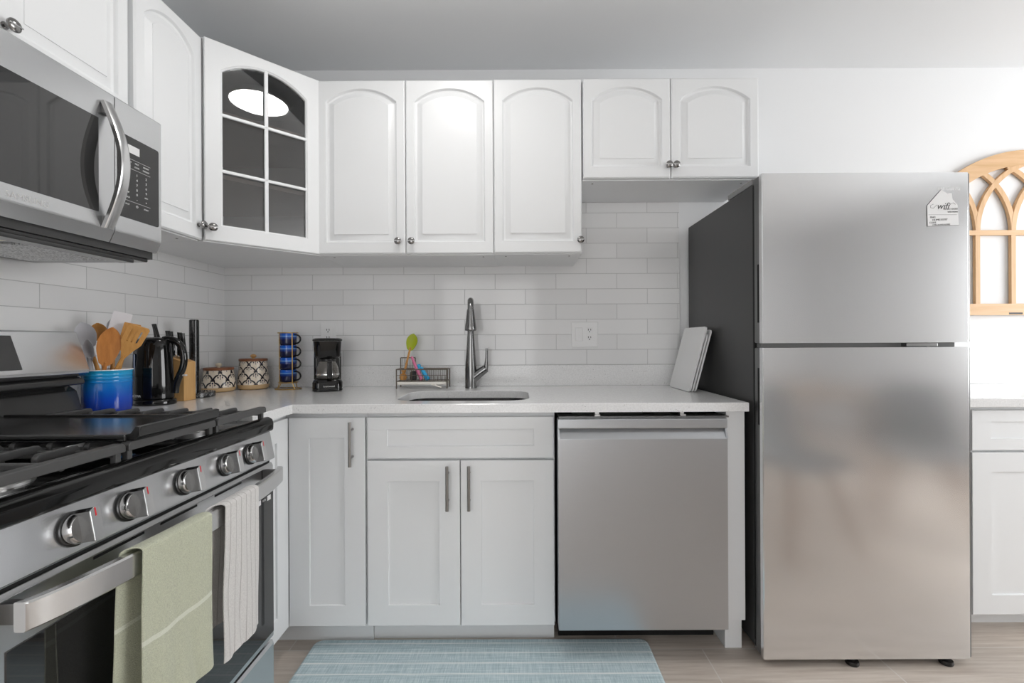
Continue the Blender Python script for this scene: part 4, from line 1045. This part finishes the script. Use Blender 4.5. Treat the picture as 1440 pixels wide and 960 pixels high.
# sink caddy
sx0, sx1, sy0, sy1 = -.575, -.335, 2.155, 2.235
t = thing('sink_caddy', 'bronze wire sink caddy with white tray left of the faucet', 'caddy', ((sx0+sx1)/2, 2.2, ZT))
g = G()
def wire(pts, r=.0018): g.tube(pts, r, 8)
for z in (ZT+.036, ZT+.092):
    r = .0028 if z > ZT+.05 else .0018
    wire([(sx0, sy0, z), (sx1, sy0, z)], r); wire([(sx0, sy1, z), (sx1, sy1, z)], r); wire([(sx0, sy0, z), (sx0, sy1, z)], r); wire([(sx1, sy0, z), (sx1, sy1, z)], r)
for x in (sx0, sx1):
    for y in (sy0, sy1): wire([(x, y, ZT+.001), (x, y, ZT+(.145 if (x == sx0 and y == sy1) else .094))], .003)
for i in range(1, 27):
    x = sx0+(sx1-sx0)*i/27; wire([(x, sy1, ZT+.036), (x, sy1, ZT+.092)], .0011)
    if i % 2 == 0: wire([(x, sy0, ZT+.036), (x, sy0, ZT+.060)], .0011)
    wire([(x, sy0, ZT+.037), (x, sy1, ZT+.037)], .0011)
wire([(sx0, sy0, ZT+.064), (sx1, sy0, ZT+.064)], .0013)
xd = sx0+.072
wire([(xd, sy1, ZT+.092), (xd, sy1, ZT+.145)], .0025); wire([(sx0, sy1, ZT+.145), (xd, sy1, ZT+.145)], .0025); wire([(xd, sy0, ZT+.037), (xd, sy0, ZT+.092)], .002)
for i in range(1, 7): x = sx0+.012*i-.002; wire([(x, sy1, ZT+.092), (x, sy1, ZT+.145)], .0011)
part('wire_basket', g, 'wire_bronze', t)
g = G(); g.box(sx0+.004, sx1-.004, sy0-.002, sy1+.002, ZT+.020, ZT+.0335, .002); part('drip_tray', g, 'tray_white', t)
g = G(); g.prism([(sx1-.075, ZT+.020), (sx1-.028, ZT+.006), (sx1-.024, ZT+.009), (sx1-.055, ZT+.022)], 'y', sy0-.012, sy0+.01, .001); part('drain_spout', g, 'tray_white', t)
# things in the caddy
t = thing('silicone_spoon', 'lime green silicone spoon standing in the sink caddy', 'utensil', (-.556, 2.20, ZT+.04))
M, L = ufr((-.556, 2.195, ZT+.040), (-.508, 2.225, ZT+.262)); 
def camroll(M):
    best = 0; bd = 9
    for i in range(72):
        r = i*PI/36; y = (M @ RZ(r)).to_3x3() @ Vector((0, 1, 0))
        if y.y < bd: bd = y.y; best = r
    return M @ RZ(best)
M = camroll(M); L = .2295
g = G(); g.tube([M @ Vector((0, 0, z)) for z in (0, .05, L-.070)], [.006, .0055, .005], 12); part('handle', g, 'wood_spatula', t)
g = G(); blade(g, M, spoonout(L-.085, L, .0265), L-.085, .005, 0, .006); part('head', g, 'green_silicone', t)
t = thing('dish_brush', 'round wooden scrub brush at the left end of the sink caddy', 'brush', (-.548, 2.175, ZT+.04))
g = G(); g.lathe([(.0001, 0), (.014, .002), (.018, .012), (.016, .026), (.006, .032), (.006, .040), (.010, .046), (.0001, .052)], (-.548, 2.176, ZT+.0395), 24); part('body', g, 'wood_spatula', t)
t = thing('dish_brush', 'pink-handled dish brush leaning in the middle of the sink caddy', 'brush', (-.47, 2.19, ZT+.04))
g = G(); g.tube([(-.462, 2.185, ZT+.0405), (-.488, 2.20, ZT+.09), (-.516, 2.215, ZT+.150)], [.009, .0085, .0055], 12); part('handle', g, 'pink_plastic', t)
t = thing('bottle_brush', 'blue scrub brush leaning at the right of the pink brush in the caddy', 'brush', (-.43, 2.18, ZT+.04))
g = G(); g.tube([(-.430, 2.18, ZT+.0425), (-.452, 2.19, ZT+.074), (-.466, 2.20, ZT+.098)], [.0105, .0095, .007], 12); g.box(-.008, .008, -.005, .005, 0, .026, .003, M=T((-.472, 2.20, ZT+.090)) @ Matrix.Rotation(-.3, 4, 'Y')); part('body', g, 'blue_plastic', t)
g = G(); g.lathe([(.0001, 0), (.013, 0), (.015, .008), (.014, .038), (.010, .044), (.0001, .045)], (-.500, 2.18, ZT+.0395), 20); single('sponge_holder', g, 'slot_dark', 'small black cylinder between the wooden and pink brushes in the caddy', 'container')

# cutting boards leaning on the fridge
for i in range(3):
    th = .0085; hgt = (.292, .262, .278)[i]; ln = (.255, .225, .245)[i]
    lean = math.atan2(.074, .275)
    M = T((.736+i*.0135, 1.960+i*.004, ZT+.0018)) @ Matrix.Rotation(lean, 4, 'Y')
    g = G(); g.prism(rrect(0, ln, 0, hgt, .016, 5), 'x', 0, th, .0018, M=M)
    g.box(-.0004, .0012, .014, ln-.014, hgt-.028, hgt-.026, M=M)
    single('cutting_board', g, 'board_white', ['largest white cutting board, outermost of the three leaning on the fridge', 'thinner white cutting board, middle of the three leaning on the fridge', 'white cutting board nearest the fridge, innermost of the three leaning ones'][i], 'cutting board', 'white cutting boards leaning on the fridge')

# ------------------------------------------------------------------ dining corner behind the camera (mirrored in the steel doors)
def chair(x, y, rz, label):
    t = thing('dining_chair', label, 'chair', (x, y, 0), 'dining chairs mirrored in the fridge', rz)
    g = G(); lo = []
    for (yy, z, w) in ((-.22, .44, .20), (-.15, .452, .225), (0, .445, .23), (.12, .44, .225), (.18, .465, .22), (.215, .54, .215), (.235, .66, .205), (.25, .80, .18), (.255, .86, .14)):
        row = []
        for k in range(9):
            u = -1+2*k/8; row.append(Vector((w*u, yy-.03*u*u*(1 if z > .5 else 0), z+.03*u*u*(1 if z < .5 else .2))))
        lo.append(row)
    verts = [v for r_ in lo for v in r_]; fc = [(i*9+k, i*9+k+1, (i+1)*9+k+1, (i+1)*9+k) for i in range(8) for k in range(8)]
    g.add(verts, fc); bmesh.ops.recalc_face_normals(g.bm, faces=g.bm.faces); bmesh.ops.solidify(g.bm, geom=g.bm.faces[:], thickness=.012)
    part('shell_seat', g, 'shell_grey', t, local=True, smooth=70)
    for sx in (-1, 1):
        for sy in (-1, 1):
            g = G(); g.tube([(sx*.12, sy*.12, .435), (sx*.23, sy*.22, .001)], [.019, .011], 14); part('leg', g, 'wood_leg', t, local=True)
chair(1.53, .60, 2.9, 'grey shell dining chair nearest the fridge, seen as its reflection')
chair(2.42, .42, -2.6, 'grey shell dining chair beyond the first, near the right wall')
t = thing('dining_table', 'wooden dining table behind the camera, beside the grey chairs', 'table', (1.75, -.35, 0))
g = G(); g.box(1.15, 2.55, -.85, .05, .725, .755, .006); part('tabletop', g, 'wood_table', t)
for x in (1.25, 2.45):
    for y in (-.75, -.05):
        g = G(); g.tube([(x, y, .725), (x, y, .001)], [.028, .018], 14); part('leg', g, 'wood_leg', t)
